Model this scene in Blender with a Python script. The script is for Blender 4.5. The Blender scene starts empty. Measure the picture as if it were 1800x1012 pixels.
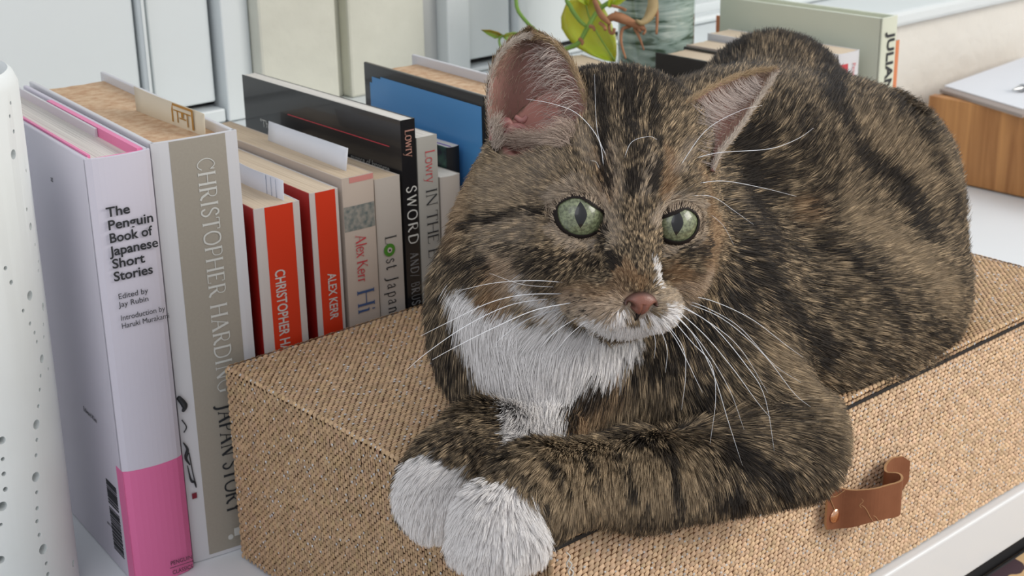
import bpy, bmesh, math, random
import numpy as np
from mathutils import Vector, Matrix
from mathutils.bvhtree import BVHTree
random.seed(7); rng = np.random.default_rng(11)
SCN = bpy.context.scene; COL = SCN.collection
# ------------------------------------------------------------------ camera, world, lights, exposure
CAM = np.array([-0.31560386, -0.55702944, 0.36476926])
RM = np.array([[0.7447885, 0.24084128, -0.62232273], [-0.66708804, 0.2451853, -0.70347545], [-0.01684154, 0.93908447, 0.34327353]])
FPX = 2599.457
cam_d = bpy.data.cameras.new('camera'); cam = bpy.data.objects.new('camera', cam_d); COL.objects.link(cam)
m4 = np.eye(4); m4[:3, :3] = RM; m4[:3, 3] = CAM
cam.matrix_world = Matrix(m4.tolist())
cam_d.sensor_width = 36.0; cam_d.lens = FPX/1800*36.0; cam_d.clip_start = .01
cam_d.dof.use_dof = True; cam_d.dof.focus_distance = .56; cam_d.dof.aperture_fstop = 30.0
SCN.camera = cam
W = bpy.data.worlds.new('world'); SCN.world = W; W.use_nodes = True
W.node_tree.nodes['Background'].inputs[0].default_value = (.87, .90, .95, 1)
W.node_tree.nodes['Background'].inputs[1].default_value = .55
def area(name, loc, target, size, power, col):
    l = bpy.data.lights.new(name, 'AREA'); l.shape = 'RECTANGLE'; l.size, l.size_y = size; l.energy = power; l.color = col
    o = bpy.data.objects.new(name, l); COL.objects.link(o); o.location = loc
    o.rotation_euler = (Vector(target)-Vector(loc)).to_track_quat('-Z', 'Y').to_euler(); return o
area('room_window_light', (1.3, -1.7, 1.1), (.15, -.1, .1), (1.2, .9), 30, (1, .95, .87))
area('sky_window_light', (.85, .75, 1.05), (.2, -.1, .15), (1.1, .8), 15, (.86, .92, 1))
area('room_bounce_light', (-1.4, -1.0, 1.3), (0, 0, .1), (1.5, 1.2), 8, (.97, .97, 1))
SCN.view_settings.view_transform = 'Standard'; SCN.view_settings.look = 'None'
SCN.view_settings.gamma = 1.0; SCN.view_settings.use_curve_mapping = False
SCN.view_settings.exposure = 0.18
# ------------------------------------------------------------------ helpers
def pt(x, y, d):
    "world point seen at photo pixel (x, y) at distance d in front of the lens"
    return CAM+RM@np.array([(x-900)/FPX*d, -(y-506)/FPX*d, -d])
def on(x, y, ax, v):
    "world point seen at photo pixel (x, y) on the plane axis ax = v"
    r = RM@np.array([(x-900)/FPX, -(y-506)/FPX, -1.0]); return CAM+r*(v-CAM[ax])/r[ax]
def cv(x, y, z):
    v = RM@np.array([x, y, z], float); return v/np.linalg.norm(v)
def link(o, parent=None):
    COL.objects.link(o)
    if parent is not None: o.parent = parent
    return o
def tag(o, label, cat, group=None, kind=None):
    o['label'] = label; o['category'] = cat
    if group: o['group'] = group
    if kind: o['kind'] = kind
    return o
def thing(name, label, cat, loc=(0, 0, 0), rz=0, group=None, tilt=(0, 0)):
    o = bpy.data.objects.new(name, None); o.empty_display_size = .02; COL.objects.link(o)
    o.location = loc; o.rotation_euler = (tilt[0], tilt[1], rz); return tag(o, label, cat, group)
def mk(name, vs, fs, m, parent=None, smooth=True, cols=None, midx=None):
    me = bpy.data.meshes.new(name); me.from_pydata([tuple(map(float, v)) for v in vs], [], [tuple(map(int, f)) for f in fs])
    for q in (m if isinstance(m, (list, tuple)) else [m]): me.materials.append(q)
    if smooth: me.shade_smooth()
    if midx is not None: me.polygons.foreach_set('material_index', midx)
    if cols is not None:
        a = me.color_attributes.new('col', 'FLOAT_COLOR', 'POINT'); c = np.ones((len(vs), 4)); c[:, :3] = cols; a.data.foreach_set('color', c.ravel())
    me.update(); return link(bpy.data.objects.new(name, me), parent)
def obj(name, bm, m, parent=None, smooth=False):
    me = bpy.data.meshes.new(name); bmesh.ops.recalc_face_normals(bm, faces=bm.faces); bm.to_mesh(me); bm.free()
    for q in (m if isinstance(m, (list, tuple)) else [m]): me.materials.append(q)
    if smooth: me.shade_smooth()
    return link(bpy.data.objects.new(name, me), parent)
def box(bm, x0, x1, y0, y1, z0, z1, bev=0, seg=2):
    b = bmesh.new(); bmesh.ops.create_cube(b, size=1)
    for v in b.verts: v.co = ((x0+x1)/2+v.co.x*(x1-x0), (y0+y1)/2+v.co.y*(y1-y0), (z0+z1)/2+v.co.z*(z1-z0))
    if bev: bmesh.ops.bevel(b, geom=b.edges[:], offset=bev, segments=seg, profile=.5, affect='EDGES')
    t = bpy.data.meshes.new('t'); b.to_mesh(t); b.free(); bm.from_mesh(t); bpy.data.meshes.remove(t); return bm
def boxo(name, x0, x1, y0, y1, z0, z1, m, parent=None, bev=0, seg=2, smooth=False):
    return obj(name, box(bmesh.new(), x0, x1, y0, y1, z0, z1, bev, seg), m, parent, smooth)
def tube_geo(P, R, n=6, base=0):
    P = np.asarray(P, float); R = np.broadcast_to(np.asarray(R, float), (len(P),)); T = np.gradient(P, axis=0)
    T /= np.maximum(np.linalg.norm(T, axis=1, keepdims=True), 1e-12)
    a = np.array([0, 0, 1.]) if abs(T[0][2]) < .9 else np.array([1., 0, 0]); vs = []
    for p, t, r in zip(P, T, R):
        u = np.cross(t, a); u /= max(np.linalg.norm(u), 1e-9); a = np.cross(u, t); w = a
        for k in range(n):
            q = 2*math.pi*k/n; vs.append(p+r*(math.cos(q)*u+math.sin(q)*w))
    fs = [(base+i*n+k, base+i*n+(k+1) % n, base+(i+1)*n+(k+1) % n, base+(i+1)*n+k) for i in range(len(P)-1) for k in range(n)]
    fs += [tuple(base+k for k in range(n))[::-1], tuple(base+(len(P)-1)*n+k for k in range(n))]
    return vs, fs
def smooth_path(P, n=24):
    P = np.asarray(P, float); k = len(P)
    if k < 3: t = np.linspace(0, 1, n)[:, None]; return P[0]*(1-t)+P[-1]*t
    Q = np.vstack([2*P[0]-P[1], P, 2*P[-1]-P[-2]]); out = []
    for u in np.linspace(0, k-1-1e-9, n):
        i = int(u); t = u-i; a, b, c, d = Q[i:i+4]
        out.append(.5*((2*b)+(c-a)*t+(2*a-5*b+4*c-d)*t*t+(3*b-a-3*c+d)*t**3))
    return np.array(out)
def tube(name, P, R, m, parent=None, n=8, k=24):
    P = smooth_path(P, k); R = np.interp(np.linspace(0, 1, k), np.linspace(0, 1, np.size(R)), np.atleast_1d(R)) if np.size(R) > 1 else R
    v, f = tube_geo(P, R, n); return mk(name, v, f, m, parent)
def lathe(name, prof, m, parent=None, n=64, loc=(0, 0, 0)):
    vs = [(r*math.cos(2*math.pi*k/n), r*math.sin(2*math.pi*k/n), z) for r, z in prof for k in range(n)]
    fs = [(i*n+k, i*n+(k+1) % n, (i+1)*n+(k+1) % n, (i+1)*n+k) for i in range(len(prof)-1) for k in range(n)]
    o = mk(name, vs, fs, m, parent); o.location = loc; return o
# ------------------------------------------------------------------ materials
class NT:
    def __init__(s, name):
        s.m = bpy.data.materials.new(name); s.m.use_nodes = True; s.t = s.m.node_tree; s.b = s.t.nodes['Principled BSDF']
    def n(s, k, **kw):
        x = s.t.nodes.new(k)
        for a, v in kw.items(): setattr(x, a, v)
        return x
    def l(s, a, b): s.t.links.new(a, b)
def srgb(r, g, b): return tuple(((c/255+.055)/1.055)**2.4 if c > 10 else c/255/12.92 for c in (r, g, b))
def mat(name, c, rough=.55, metal=0, coat=0, noise=None, bump=None, sss=0):
    "noise=(scale, second colour, amount 0..1), bump=(scale, strength, distance)"
    N = NT(name); b = N.b; b.inputs['Base Color'].default_value = (*c, 1); b.inputs['Roughness'].default_value = rough
    b.inputs['Metallic'].default_value = metal; b.inputs['Coat Weight'].default_value = coat
    if sss: b.inputs['Subsurface Weight'].default_value = sss; b.inputs['Subsurface Scale'].default_value = .004
    if noise or bump: tc = N.n('ShaderNodeTexCoord')
    if noise:
        t = N.n('ShaderNodeTexNoise'); t.inputs['Scale'].default_value = noise[0]; t.inputs['Detail'].default_value = 6; N.l(tc.outputs['Object'], t.inputs['Vector'])
        r = N.n('ShaderNodeMapRange'); r.inputs[1].default_value = .35; r.inputs[2].default_value = .7; r.inputs[4].default_value = noise[2]; N.l(t.outputs[0], r.inputs[0])
        x = N.n('ShaderNodeMix', data_type='RGBA'); x.inputs[6].default_value = (*c, 1); x.inputs[7].default_value = (*noise[1], 1)
        N.l(r.outputs[0], x.inputs[0]); N.l(x.outputs[2], b.inputs['Base Color'])
    if bump:
        t = N.n('ShaderNodeTexNoise'); t.inputs['Scale'].default_value = bump[0]; t.inputs['Detail'].default_value = 5; N.l(tc.outputs['Object'], t.inputs['Vector'])
        u = N.n('ShaderNodeBump'); u.inputs['Strength'].default_value = bump[1]; u.inputs['Distance'].default_value = bump[2]
        N.l(t.outputs[0], u.inputs['Height']); N.l(u.outputs[0], b.inputs['Normal'])
    return N.m
def mat_attr(name, rough=.7, spec=.3, bump=None, coat=0):
    N = NT(name); a = N.n('ShaderNodeAttribute', attribute_name='col'); N.l(a.outputs['Color'], N.b.inputs['Base Color'])
    N.b.inputs['Roughness'].default_value = rough; N.b.inputs['Specular IOR Level'].default_value = spec; N.b.inputs['Coat Weight'].default_value = coat
    if bump:
        tc = N.n('ShaderNodeTexCoord'); t = N.n('ShaderNodeTexNoise'); t.inputs['Scale'].default_value = bump[0]; N.l(tc.outputs['Object'], t.inputs['Vector'])
        u = N.n('ShaderNodeBump'); u.inputs['Strength'].default_value = bump[1]; u.inputs['Distance'].default_value = bump[2]; N.l(t.outputs[0], u.inputs['Height']); N.l(u.outputs[0], N.b.inputs['Normal'])
    return N.m
def mat_pages(name, c, d):
    "paper block: fine parallel leaves across local x on top, stacked lines"
    N = NT(name); tc = N.n('ShaderNodeTexCoord'); mp = N.n('ShaderNodeMapping'); mp.inputs['Scale'].default_value = (2600, 12, 12)
    N.l(tc.outputs['Object'], mp.inputs[0]); t = N.n('ShaderNodeTexNoise'); t.inputs['Scale'].default_value = 1; t.inputs['Detail'].default_value = 3; N.l(mp.outputs[0], t.inputs['Vector'])
    x = N.n('ShaderNodeMix', data_type='RGBA'); x.inputs[6].default_value = (*c, 1); x.inputs[7].default_value = (*d, 1)
    r = N.n('ShaderNodeMapRange'); r.inputs[1].default_value = .4; r.inputs[2].default_value = .75; N.l(t.outputs[0], r.inputs[0]); N.l(r.outputs[0], x.inputs[0])
    N.l(x.outputs[2], N.b.inputs['Base Color']); N.b.inputs['Roughness'].default_value = .8
    u = N.n('ShaderNodeBump'); u.inputs['Strength'].default_value = .3; u.inputs['Distance'].default_value = .0003; N.l(t.outputs[0], u.inputs['Height']); N.l(u.outputs[0], N.b.inputs['Normal']); return N.m
def mat_wood(name, c1, c2, sc=(1, 1, 1), rough=.5):
    N = NT(name); tc = N.n('ShaderNodeTexCoord'); mp = N.n('ShaderNodeMapping'); mp.inputs['Scale'].default_value = sc
    N.l(tc.outputs['Object'], mp.inputs[0]); t = N.n('ShaderNodeTexNoise'); t.inputs['Scale'].default_value = 1; t.inputs['Detail'].default_value = 8; t.inputs['Distortion'].default_value = .6; N.l(mp.outputs[0], t.inputs['Vector'])
    r = N.n('ShaderNodeValToRGB'); r.color_ramp.elements[0].position = .35; r.color_ramp.elements[0].color = (*c1, 1); r.color_ramp.elements[1].position = .68; r.color_ramp.elements[1].color = (*c2, 1)
    N.l(t.outputs[0], r.inputs[0]); N.l(r.outputs[0], N.b.inputs['Base Color']); N.b.inputs['Roughness'].default_value = rough; return N.m
M_white = mat('white_paint', srgb(214, 220, 222), .45, bump=(60, .15, .001))
M_sheet = mat('white_laminate', srgb(226, 230, 234), .35)
M_cream = mat('cream_rough_paint', srgb(208, 208, 196), .6, noise=(30, srgb(190, 190, 178), .5), bump=(90, .6, .0012))
M_plaster = mat('white_plaster', srgb(222, 219, 212), .75, bump=(35, .9, .004))
M_black = mat('black_card', (.012, .012, .014), .25, coat=.3)
M_red = mat('red_orange_card', srgb(200, 52, 22), .45); M_reddk = mat('deep_red_card', srgb(158, 26, 20), .45)
M_grey = mat('warm_grey_jacket', srgb(158, 151, 139), .55, noise=(900, srgb(148, 141, 130), .4))
M_jwhite = mat('white_jacket', srgb(206, 206, 210), .45); M_lilac = mat('lilac_white_jacket', srgb(204, 200, 212), .55, bump=(400, .08, .0004))
M_pink = mat('pink_band', srgb(222, 110, 160), .55); M_pinkd = mat('pink_board', srgb(228, 128, 172), .5)
M_ink = mat('dark_ink', (.02, .022, .026), .6); M_winkl = mat('light_grey_ink', srgb(205, 205, 200), .5); M_redink = mat('red_ink', srgb(190, 60, 70), .5)
M_blueink = mat('blue_ink', srgb(60, 85, 130), .5); M_band = mat('pale_stripe', srgb(196, 188, 184), .5)
M_beige = mat('beige_card', srgb(190, 176, 164), .5, noise=(40, srgb(180, 165, 155), .5)); M_lost = mat('grey_beige_card', srgb(184, 176, 168), .5)
M_stone = mat('stone_card', srgb(170, 168, 162), .5, noise=(60, srgb(158, 156, 150), .5)); M_blue = mat('sky_blue_print', srgb(78, 142, 198), .4, coat=.2)
M_pg_white = mat_pages('white_pages', srgb(222, 218, 210), srgb(180, 176, 170)); M_pg_cream = mat_pages('cream_pages', srgb(214, 196, 172), srgb(176, 154, 128))
M_pg_tan = mat('foxed_pages', srgb(206, 178, 146), .85, noise=(260, srgb(176, 132, 96), .8)); M_pg_tan2 = mat_pages('tan_pages', srgb(206, 186, 160), srgb(170, 148, 122))
M_note = mat('note_paper', srgb(220, 222, 228), .6); M_cnote = mat('cream_note_paper', srgb(214, 202, 178), .6); M_gold = mat('gold_foil', (.55, .33, .08), .35, metal=.8)
M_weave0 = mat('dark_weave_ground', srgb(104, 72, 44), .9, noise=(500, srgb(76, 50, 30), .8)); M_weave = mat_attr('woven_paper_straw', .75, .25, bump=(3000, .4, .0002))  # ground darkened to paint shade in the slits between the straws
M_leather = mat('tan_leather', srgb(134, 84, 58), .42, noise=(120, srgb(118, 70, 46), .6), bump=(900, .15, .0003)); M_ledge = mat('raw_leather_edge', srgb(178, 138, 98), .8, bump=(1500, .5, .0004))
M_copper = mat('copper_stud', (.85, .48, .30), .2, metal=1)
M_dark = mat('dark_gap', (.012, .012, .014), .7)
# ------------------------------------------------------------------ setting: cabinet top, wall, sill, shutters
def struct(o): o['kind'] = 'structure'; return o
# ground far below
struct(boxo('floor', -1.2, 2.6, -2.2, .6, -.8, -.78, mat_wood('floor_boards', srgb(120, 90, 62), srgb(150, 118, 84), (2, 30, 2))))
# plaster wall under the sill
bm = bmesh.new(); nx, nz = 60, 24
box(bm, -1.0, 2.4, .2, .28, -.78, .128)
struct(obj('wall_back', bm, M_plaster))
struct(boxo('wall_right', 2.4, 2.48, -2.0, .5, -.78, 1.6, M_plaster))
struct(boxo('trim_1', -1.0, 2.4, .185, .40, .128, .142, M_white, bev=.004)).name = 'window_sill'
# casings, frames and shutter panels above the sill
YW = .262
def slab(name, xa, xb, y0, y1, z0, z1, m, bev=.0015, parent=None): return struct(boxo(name, xa, xb, y0, y1, z0, z1, m, parent, bev))
def wx(px, py=60, y=YW): return on(px, py, 1, y)[0]
zt = .62
a0, a1, a2, a3, a4, a5 = wx(-300), wx(246), wx(262), wx(383, 100), wx(431, 60), wx(568, 60)
b1, b2, b3, b4, b5 = wx(604, 60), wx(738, 60), wx(778, 60), wx(817, 60), wx(905, 60)
zb = on(388, 178, 1, YW)[2]
sh = thing('window_shutter', 'white painted panelled window shutter at the left behind the books', 'shutter', (0, 0, 0))
zbot = .1425
def sb(name, xa, xb, y0, y1, z0, z1, parent, m=M_white, bev=.0012): return boxo(name, xa, xb, y0, y1, z0, z1, m, parent, bev)
sb('stile', a3+.001, a4, YW-.006, YW+.02, zbot, zt, sh); sb('bottom_rail', a0, a3, YW-.004, YW+.018, zbot, zb-.004, sh)
sb('panel', a2+.001, a3-.003, YW+.002, YW+.010, zb, zt, sh); sb('panel', a0, a1-.002, YW+.002, YW+.010, zb, zt, sh)
sb('bead', a1, a2-.002, YW-.003, YW+.010, zb-.003, zt, sh, bev=.003); sb('gap_shade_board', a0, a4, YW+.011, YW+.019, zb-.004, zt, sh, M_dark)  # near-black board paints the shade in the gaps round the panels
slab('wall_left', a4+.0005, a5, YW-.016, YW+.03, .142, zt, M_cream, .002)
slab('trim_2', a5, b1, YW+.004, YW+.03, .142, zt, M_cream, .001)
slab('trim_3', b1, b2, YW-.006, YW+.03, .142, zt, M_cream, .002)
slab('trim_4', b2, b3, YW+.006, YW+.03, .142, zt, mat('shaded_white_paint', srgb(188, 190, 190), .5), .001)  # recess strip: its shade is put into the greyer colour
s2 = thing('window_shutter', 'white painted window shutter in the middle behind the trailing plant', 'shutter', (0, 0, 0))
zb2 = on(819, 108, 1, YW)[2]
sb('stile', b3, b4, YW-.006, YW+.02, zbot, zt, s2)
sb('bottom_rail', b4, b5+.16, YW-.004, YW+.018, zbot, zb2-.005, s2)
sb('panel', b4+.003, b5-.003, YW+.002, YW+.010, zb2, zt, s2); sb('stile', b5, b5+.010, YW-.005, YW+.010, zb2-.003, zt, s2)
sb('panel', b5+.012, b5+.16, YW+.002, YW+.010, zb2, zt, s2); sb('gap_shade_board', b3, b5+.16, YW+.011, YW+.019, zb2-.005, zt, s2, M_dark)  # dark board paints the gap shade here too
# window beyond, right part: frame, glass, bright outdoors seen through it
xg = b5+.165
win = thing('window_1', 'white window frame with glass behind the vase', 'window'); win['kind'] = 'structure'; del win['category']
sb('frame_rail', xg, 2.3, .285, .335, .1425, .156, win); sb('frame_stile', xg, xg+.03, .285, .335, .156, zt, win)
sb('frame_stile', 1.45, 1.49, .285, .335, .156, zt, win)
sb('inner_ledge', xg+.03, 2.3, .268, .284, .1425, .149, win, bev=.003)
sb('blind', xg+.032, 1.448, .315, .32, .158, zt, win, mat('pale_roller_blind', srgb(208, 214, 212), .7)); sb('blind', 1.492, 2.3, .315, .32, .158, zt, win, mat('pale_roller_blind2', srgb(208, 214, 212), .7))
# cabinet the things stand on
cab = thing('cabinet', 'long white laminate cabinet carrying the books and the woven box', 'cabinet')
boxo('cabinet_top', -.9, 1.6, -.2216, .184, -.0306, -.0003, M_sheet, cab, bev=.0014, seg=3)
boxo('cabinet_body', -.88, 1.58, -.19, .18, -.76, -.031, M_white, cab)
boxo('shadow_gap', -.89, 1.59, -.2185, -.19, -.041, -.0308, M_dark, cab)  # near-black bar paints the shade below the edge of the top
# bench with a patterned throw in the corner
def mat_ikat():
    N = NT('ikat_cloth'); tc = N.n('ShaderNodeTexCoord'); mp = N.n('ShaderNodeMapping'); mp.inputs['Rotation'].default_value = (0, 0, .6); mp.inputs['Scale'].default_value = (24, 24, 24); N.l(tc.outputs['Object'], mp.inputs[0])
    w = N.n('ShaderNodeTexWave', wave_type='BANDS', bands_direction='X'); w.inputs['Scale'].default_value = .55; w.inputs['Distortion'].default_value = 9; w.inputs['Detail'].default_value = 3; w.inputs['Detail Scale'].default_value = 1.6; N.l(mp.outputs[0], w.inputs['Vector'])
    r = N.n('ShaderNodeValToRGB'); e = r.color_ramp.elements; e[0].position = .36; e[0].color = (*srgb(70, 50, 58), 1); e[1].position = .46; e[1].color = (*srgb(212, 178, 132), 1)
    N.l(w.outputs[0], r.inputs[0]); N.l(r.outputs[0], N.b.inputs['Base Color']); N.b.inputs['Roughness'].default_value = .9; return N.m
cu = thing('bench_cushion', 'tan and plum brush patterned cushion with black piping below the cabinet front', 'cushion', (.45, -.40, -.037))
boxo('cushion_pad', -.6, .6, -.2, .1775, -.05, 0, mat_ikat(), cu, bev=.0015, seg=2, smooth=True)
tube('piping', [(-.6, .1768, -.0015), (0, .1768, -.0015), (.6, .1768, -.0015)], .0018, M_dark, cu)
boxo('bench_seat', -.15, 1.05, -.62, -.235, -.117, -.0875, mat('black_bench_paint', (.015, .015, .016), .4)).name = 'bench'
bo = bpy.data.objects['bench']; tag(bo, 'black bench under the patterned cushion in front of the cabinet', 'bench')
boxo('leg', -.14, -.10, -.60, -.56, -.78, -.1175, M_dark, bo); boxo('leg', 1.0, 1.04, -.60, -.56, -.78, -.1175, M_dark, bo)
boxo('leg', -.14, -.10, -.28, -.24, -.78, -.1175, M_dark, bo); boxo('leg', 1.0, 1.04, -.28, -.24, -.78, -.1175, M_dark, bo)
# ------------------------------------------------------------------ woven box
BX, BY, BH = .382, -.2187, .1
wb = thing('woven_box', 'flat lidded tan woven paper storage box under the cat', 'box', (0, 0, 0))
boxo('lid', .0008, BX-.0008, BY+.0008, -.0008, .0966, BH-.0008, M_weave0, wb, bev=.0008)
boxo('box_body', .0008, BX-.0008, BY+.0022, -.0008, .0004, .0945, M_weave0, wb, bev=.0008)
boxo('lid_seam', .002, BX-.002, BY+.0004, -.002, .0944, .0961, M_dark, wb)
# woven straw: every little bridge of paper straw modelled, joined per side
def weave(name, O, U, V, Nn, lu, lv, pu, pv, tan, lift=.0009, dots=.16, seed=1, slant=.22, fill=.47, jit=.09, stag=.5):
    O, U, V, Nn = map(lambda a: np.array(a, float), (O, U, V, Nn)); g = np.random.default_rng(seed)
    nu, nv = int(lu/pu), int(lv/pv); I, J = np.meshgrid(np.arange(nu+1), np.arange(nv)); I = I.ravel(); J = J.ravel()
    cu = (I+stag*(J % 2) if stag == .5 else I+(J*stag) % 1)*pu+g.normal(0, pu*jit*.45, I.size); cvv = (J+.5)*pv+g.normal(0, pv*jit*.5, I.size)+.00012*np.sin(cu*70)
    k = (cu > pu*.15) & (cu < lu-pu*.15); cu, cvv = cu[k], cvv[k]; n = len(cu)
    su = np.array([-1, -.6, 0, .6, 1]); sv = np.array([-1, 0, 1]); hu = np.array([.0, .72, 1, .72, .0]); hv = np.array([.15, 1, .15]); wv = np.array([.35, .9, 1, .9, .35])
    L = pu*.50*g.uniform(.88, 1.10, n); Wd = pv*fill*g.uniform(.88, 1.1, n); sl = slant*g.uniform(.3, 1.6, n); H = lift*g.uniform(.7, 1.15, n)
    a = su[None, :, None]*L[:, None, None]+0*sv[None, None, :]; b = sv[None, None, :]*Wd[:, None, None]*wv[None, :, None]+a*sl[:, None, None]*.5
    h = H[:, None, None]*hu[None, :, None]*hv[None, None, :]
    a = np.clip(cu[:, None, None]+a, 0, lu); b = np.clip(cvv[:, None, None]+b, 0, lv)
    P = (O+a[..., None]*U+b[..., None]*V+(h[..., None]+.0001)*Nn).reshape(-1, 3)
    q = [(i*3+j, (i+1)*3+j, (i+1)*3+j+1, i*3+j+1) for i in range(4) for j in range(2)]
    F = (np.arange(n)[:, None, None]*15+np.array(q)[None]).reshape(-1, 4)
    c = np.array(tan)[None]*g.uniform(.80, 1.14, (n, 1))*np.array([1, 1, 1])+g.normal(0, .006, (n, 3)); c = np.repeat(c, 15, 0).reshape(n, 5, 3, 3)
    c *= np.array([.62, .95, 1.05, .95, .62])[None, :, None, None]**.5; c = c.reshape(-1, 3)
    # white warp thread showing between bridges
    D = g.random(n) < dots; du = cu[D]+pu*.5; dv = cvv[D]; m = len(du); ok = (du > .0005) & (du < lu-.0005); du, dv = du[ok], dv[ok]; m = len(du)
    su2 = np.array([-1, 0, 1.]); r = .00042*g.uniform(.7, 1.35, m)
    a2 = du[:, None, None]+su2[None, :, None]*r[:, None, None]*1.1+0*su2[None, None, :]; b2 = dv[:, None, None]+su2[None, None, :]*r[:, None, None]*1.0+0*a2
    h2 = lift*.55+lift*.55*np.array([[.1, .5, .1], [.5, 1, .5], [.1, .5, .1]])[None]+0*a2
    a2 = np.clip(a2, 0, lu); b2 = np.clip(b2, 0, lv)
    P2 = (O+a2[..., None]*U+b2[..., None]*V+h2[..., None]*Nn).reshape(-1, 3)
    q2 = [(i*3+j, (i+1)*3+j, (i+1)*3+j+1, i*3+j+1) for i in range(2) for j in range(2)]
    F2 = (np.arange(m)[:, None, None]*9+np.array(q2)[None]).reshape(-1, 4)+len(P)
    c2 = np.full((len(P2), 3), .62)*np.repeat(g.uniform(.75, 1.1, (m, 1)), 9, 0)
    P = np.vstack([P, P2]); F = np.vstack([F, F2]); c = np.vstack([c, c2])
    if np.dot(np.cross(U, V), Nn) < 0: F = F[:, ::-1]
    me = bpy.data.meshes.new(name); me.vertices.add(len(P)); me.vertices.foreach_set('co', P.ravel()); me.loops.add(F.size); me.loops.foreach_set('vertex_index', F.ravel())
    me.polygons.add(len(F)); me.polygons.foreach_set('loop_start', np.arange(0, F.size, 4)); me.update(calc_edges=True); me.shade_smooth(); me.materials.append(M_weave)
    at = me.color_attributes.new('col', 'FLOAT_COLOR', 'POINT'); cc = np.ones((len(P), 4)); cc[:, :3] = np.clip(c, 0, 1); at.data.foreach_set('color', cc.ravel())
    o = link(bpy.data.objects.new(name, me), wb); o['kind'] = 'stuff'; return o
M_cord = mat('rolled_paper_edge', srgb(178, 142, 102), .8, noise=(700, srgb(136, 100, 66), .7), bump=(1200, .6, .0004))
TAN = np.array(srgb(196, 164, 129)); FRT_LIT = np.array(srgb(220, 190, 158))  # front straw colour lightened for the light falling on that side
weave('straw_weave', (0, BY, BH-.0008), (1, 0, 0), (0, 1, 0), (0, 0, 1), BX, -BY, .0033, .00165, TAN, dots=.12, seed=1)
weave('straw_weave', (0, BY+.0001, .0006), (0, 0, 1), (0, 1, 0), (-1, 0, 0), BH-.0008, -BY, .0031, .00160, TAN*.86, dots=.10, seed=2, slant=.10)  # left end: shade painted in by a darker straw colour
weave('straw_weave', (0, BY+.0024, .0006), (1, 0, 0), (0, 0, 1), (0, -1, 0), BX, .0932, .0030, .00215, FRT_LIT, lift=.0016, dots=.25, seed=3, slant=.75, jit=.05, fill=.44, stag=.12)
weave('straw_weave', (0, BY+.0008, .0962), (1, 0, 0), (0, 0, 1), (0, -1, 0), BX, .0030, .0030, .0017, TAN, dots=.15, seed=4)
weave('straw_weave', (.0002, -.0009, .0006), (1, 0, 0), (0, 0, 1), (0, 1, 0), BX, BH-.0008, .0032, .0017, TAN, dots=.1, seed=5)
weave('straw_weave', (BX-.0009, BY+.0001, .0006), (0, 0, 1), (0, 1, 0), (1, 0, 0), BH-.0008, -BY, .0030, .0017, TAN, dots=.1, seed=6)
q_ = .70710678; e_ = .0006
for n_, (o_, u_, v_, m_, l_) in enumerate((((-.0002, BY, BH-.0011), (0, 1, 0), (q_, 0, q_), (-q_, 0, q_), -BY), ((0, BY-.0002, BH-.0011), (1, 0, 0), (0, q_, q_), (0, -q_, q_), BX), ((-.0003, BY+.0011, .001), (0, 0, 1), (q_, -q_, 0), (-q_, -q_, 0), BH-.002), ((BX+.0002, BY, BH-.0011), (0, 1, 0), (-q_, 0, q_), (q_, 0, q_), -BY), ((0, .0002, BH-.0011), (1, 0, 0), (0, -q_, q_), (0, q_, q_), BX))):
    weave('edge_weave', o_, u_, v_, m_, l_, .0020, .0030, .0019, TAN*1.03, lift=.0007, dots=.3, seed=20+n_, slant=.5, fill=.55)
weave('edge_weave', (0, BY+.0015, .0930), (1, 0, 0), (0, q_, q_), (0, -q_, q_), BX, .0020, .0030, .0019, TAN*1.12, lift=.0009, dots=.8, seed=31, slant=.5, fill=.55)
# frayed white threads at the front corner
for k in range(9):
    p0 = on(968+rng.uniform(-10, 8), 955+rng.uniform(-6, 6), 1, BY-.0012); a = rng.uniform(0, 6.28); P = [p0]
    for j in range(4): a += rng.normal(0, .8); P.append(P[-1]+np.array([math.cos(a)*.0011, rng.uniform(-.0004, .0001), math.sin(a)*.0011]))
    tube('frayed_thread', P, .00032, mat('white_thread', (.66, .64, .6), .8) if k == 0 else bpy.data.materials['white_thread'], wb, 5, 12)
for k in range(3):
    p0 = on(995+3*k, 970+14*k, 1, BY-.001)
    tube('frayed_thread', [p0, p0+np.array([.0012, -.0008, -.002]), p0+np.array([-.0003, -.0006, -.0042]), p0+np.array([.0008, -.0002, -.0066])], .00030, bpy.data.materials['white_thread'], wb, 5, 14)
# leather pull handle on the box front
hl = bpy.data.objects.new('leather_handle', None); link(hl, wb); hl.empty_display_size = .01
def fr(px, py): p = on(px, py, 1, BY-.001); return p[0], p[2]
xl, zl = fr(1447, 905); xr, zr = fr(1598, 842); zc0 = zl+.0022
path = [(xl, .0010), (xl+.0035, .0012), (xl+.008, .0030), (xl+.013, .0080), (xl+.020, .0125), (xl+.0285, .0142), (xl+.0345, .0150), (xl+.0365, .0130), (xl+.0355, .0095), (xl+.0360, .0060), (xl+.0395, .0032), (xl+.0450, .0018), (xl+.0515, .0020), (xl+.0585, .0034)]
PP = smooth_path([(a, b, 0) for a, b in path], 64); hh = np.interp(np.linspace(0, 1, 64), [0, .03, .10, .2, .3, .5, .68, .8, .88, .95, 1], [.0060, .0098, .0104, .0092, .0080, .0088, .0090, .0086, .0100, .0092, .0050])
vs, fs = [], []
T = np.gradient(PP, axis=0); T /= np.linalg.norm(T, axis=1, keepdims=True); Nn = np.stack([-T[:, 1], T[:, 0], 0*T[:, 0]], 1); th = .0011
zz = zl+(zr-zl)*np.linspace(0, 1, 64)*0+.0
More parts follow.
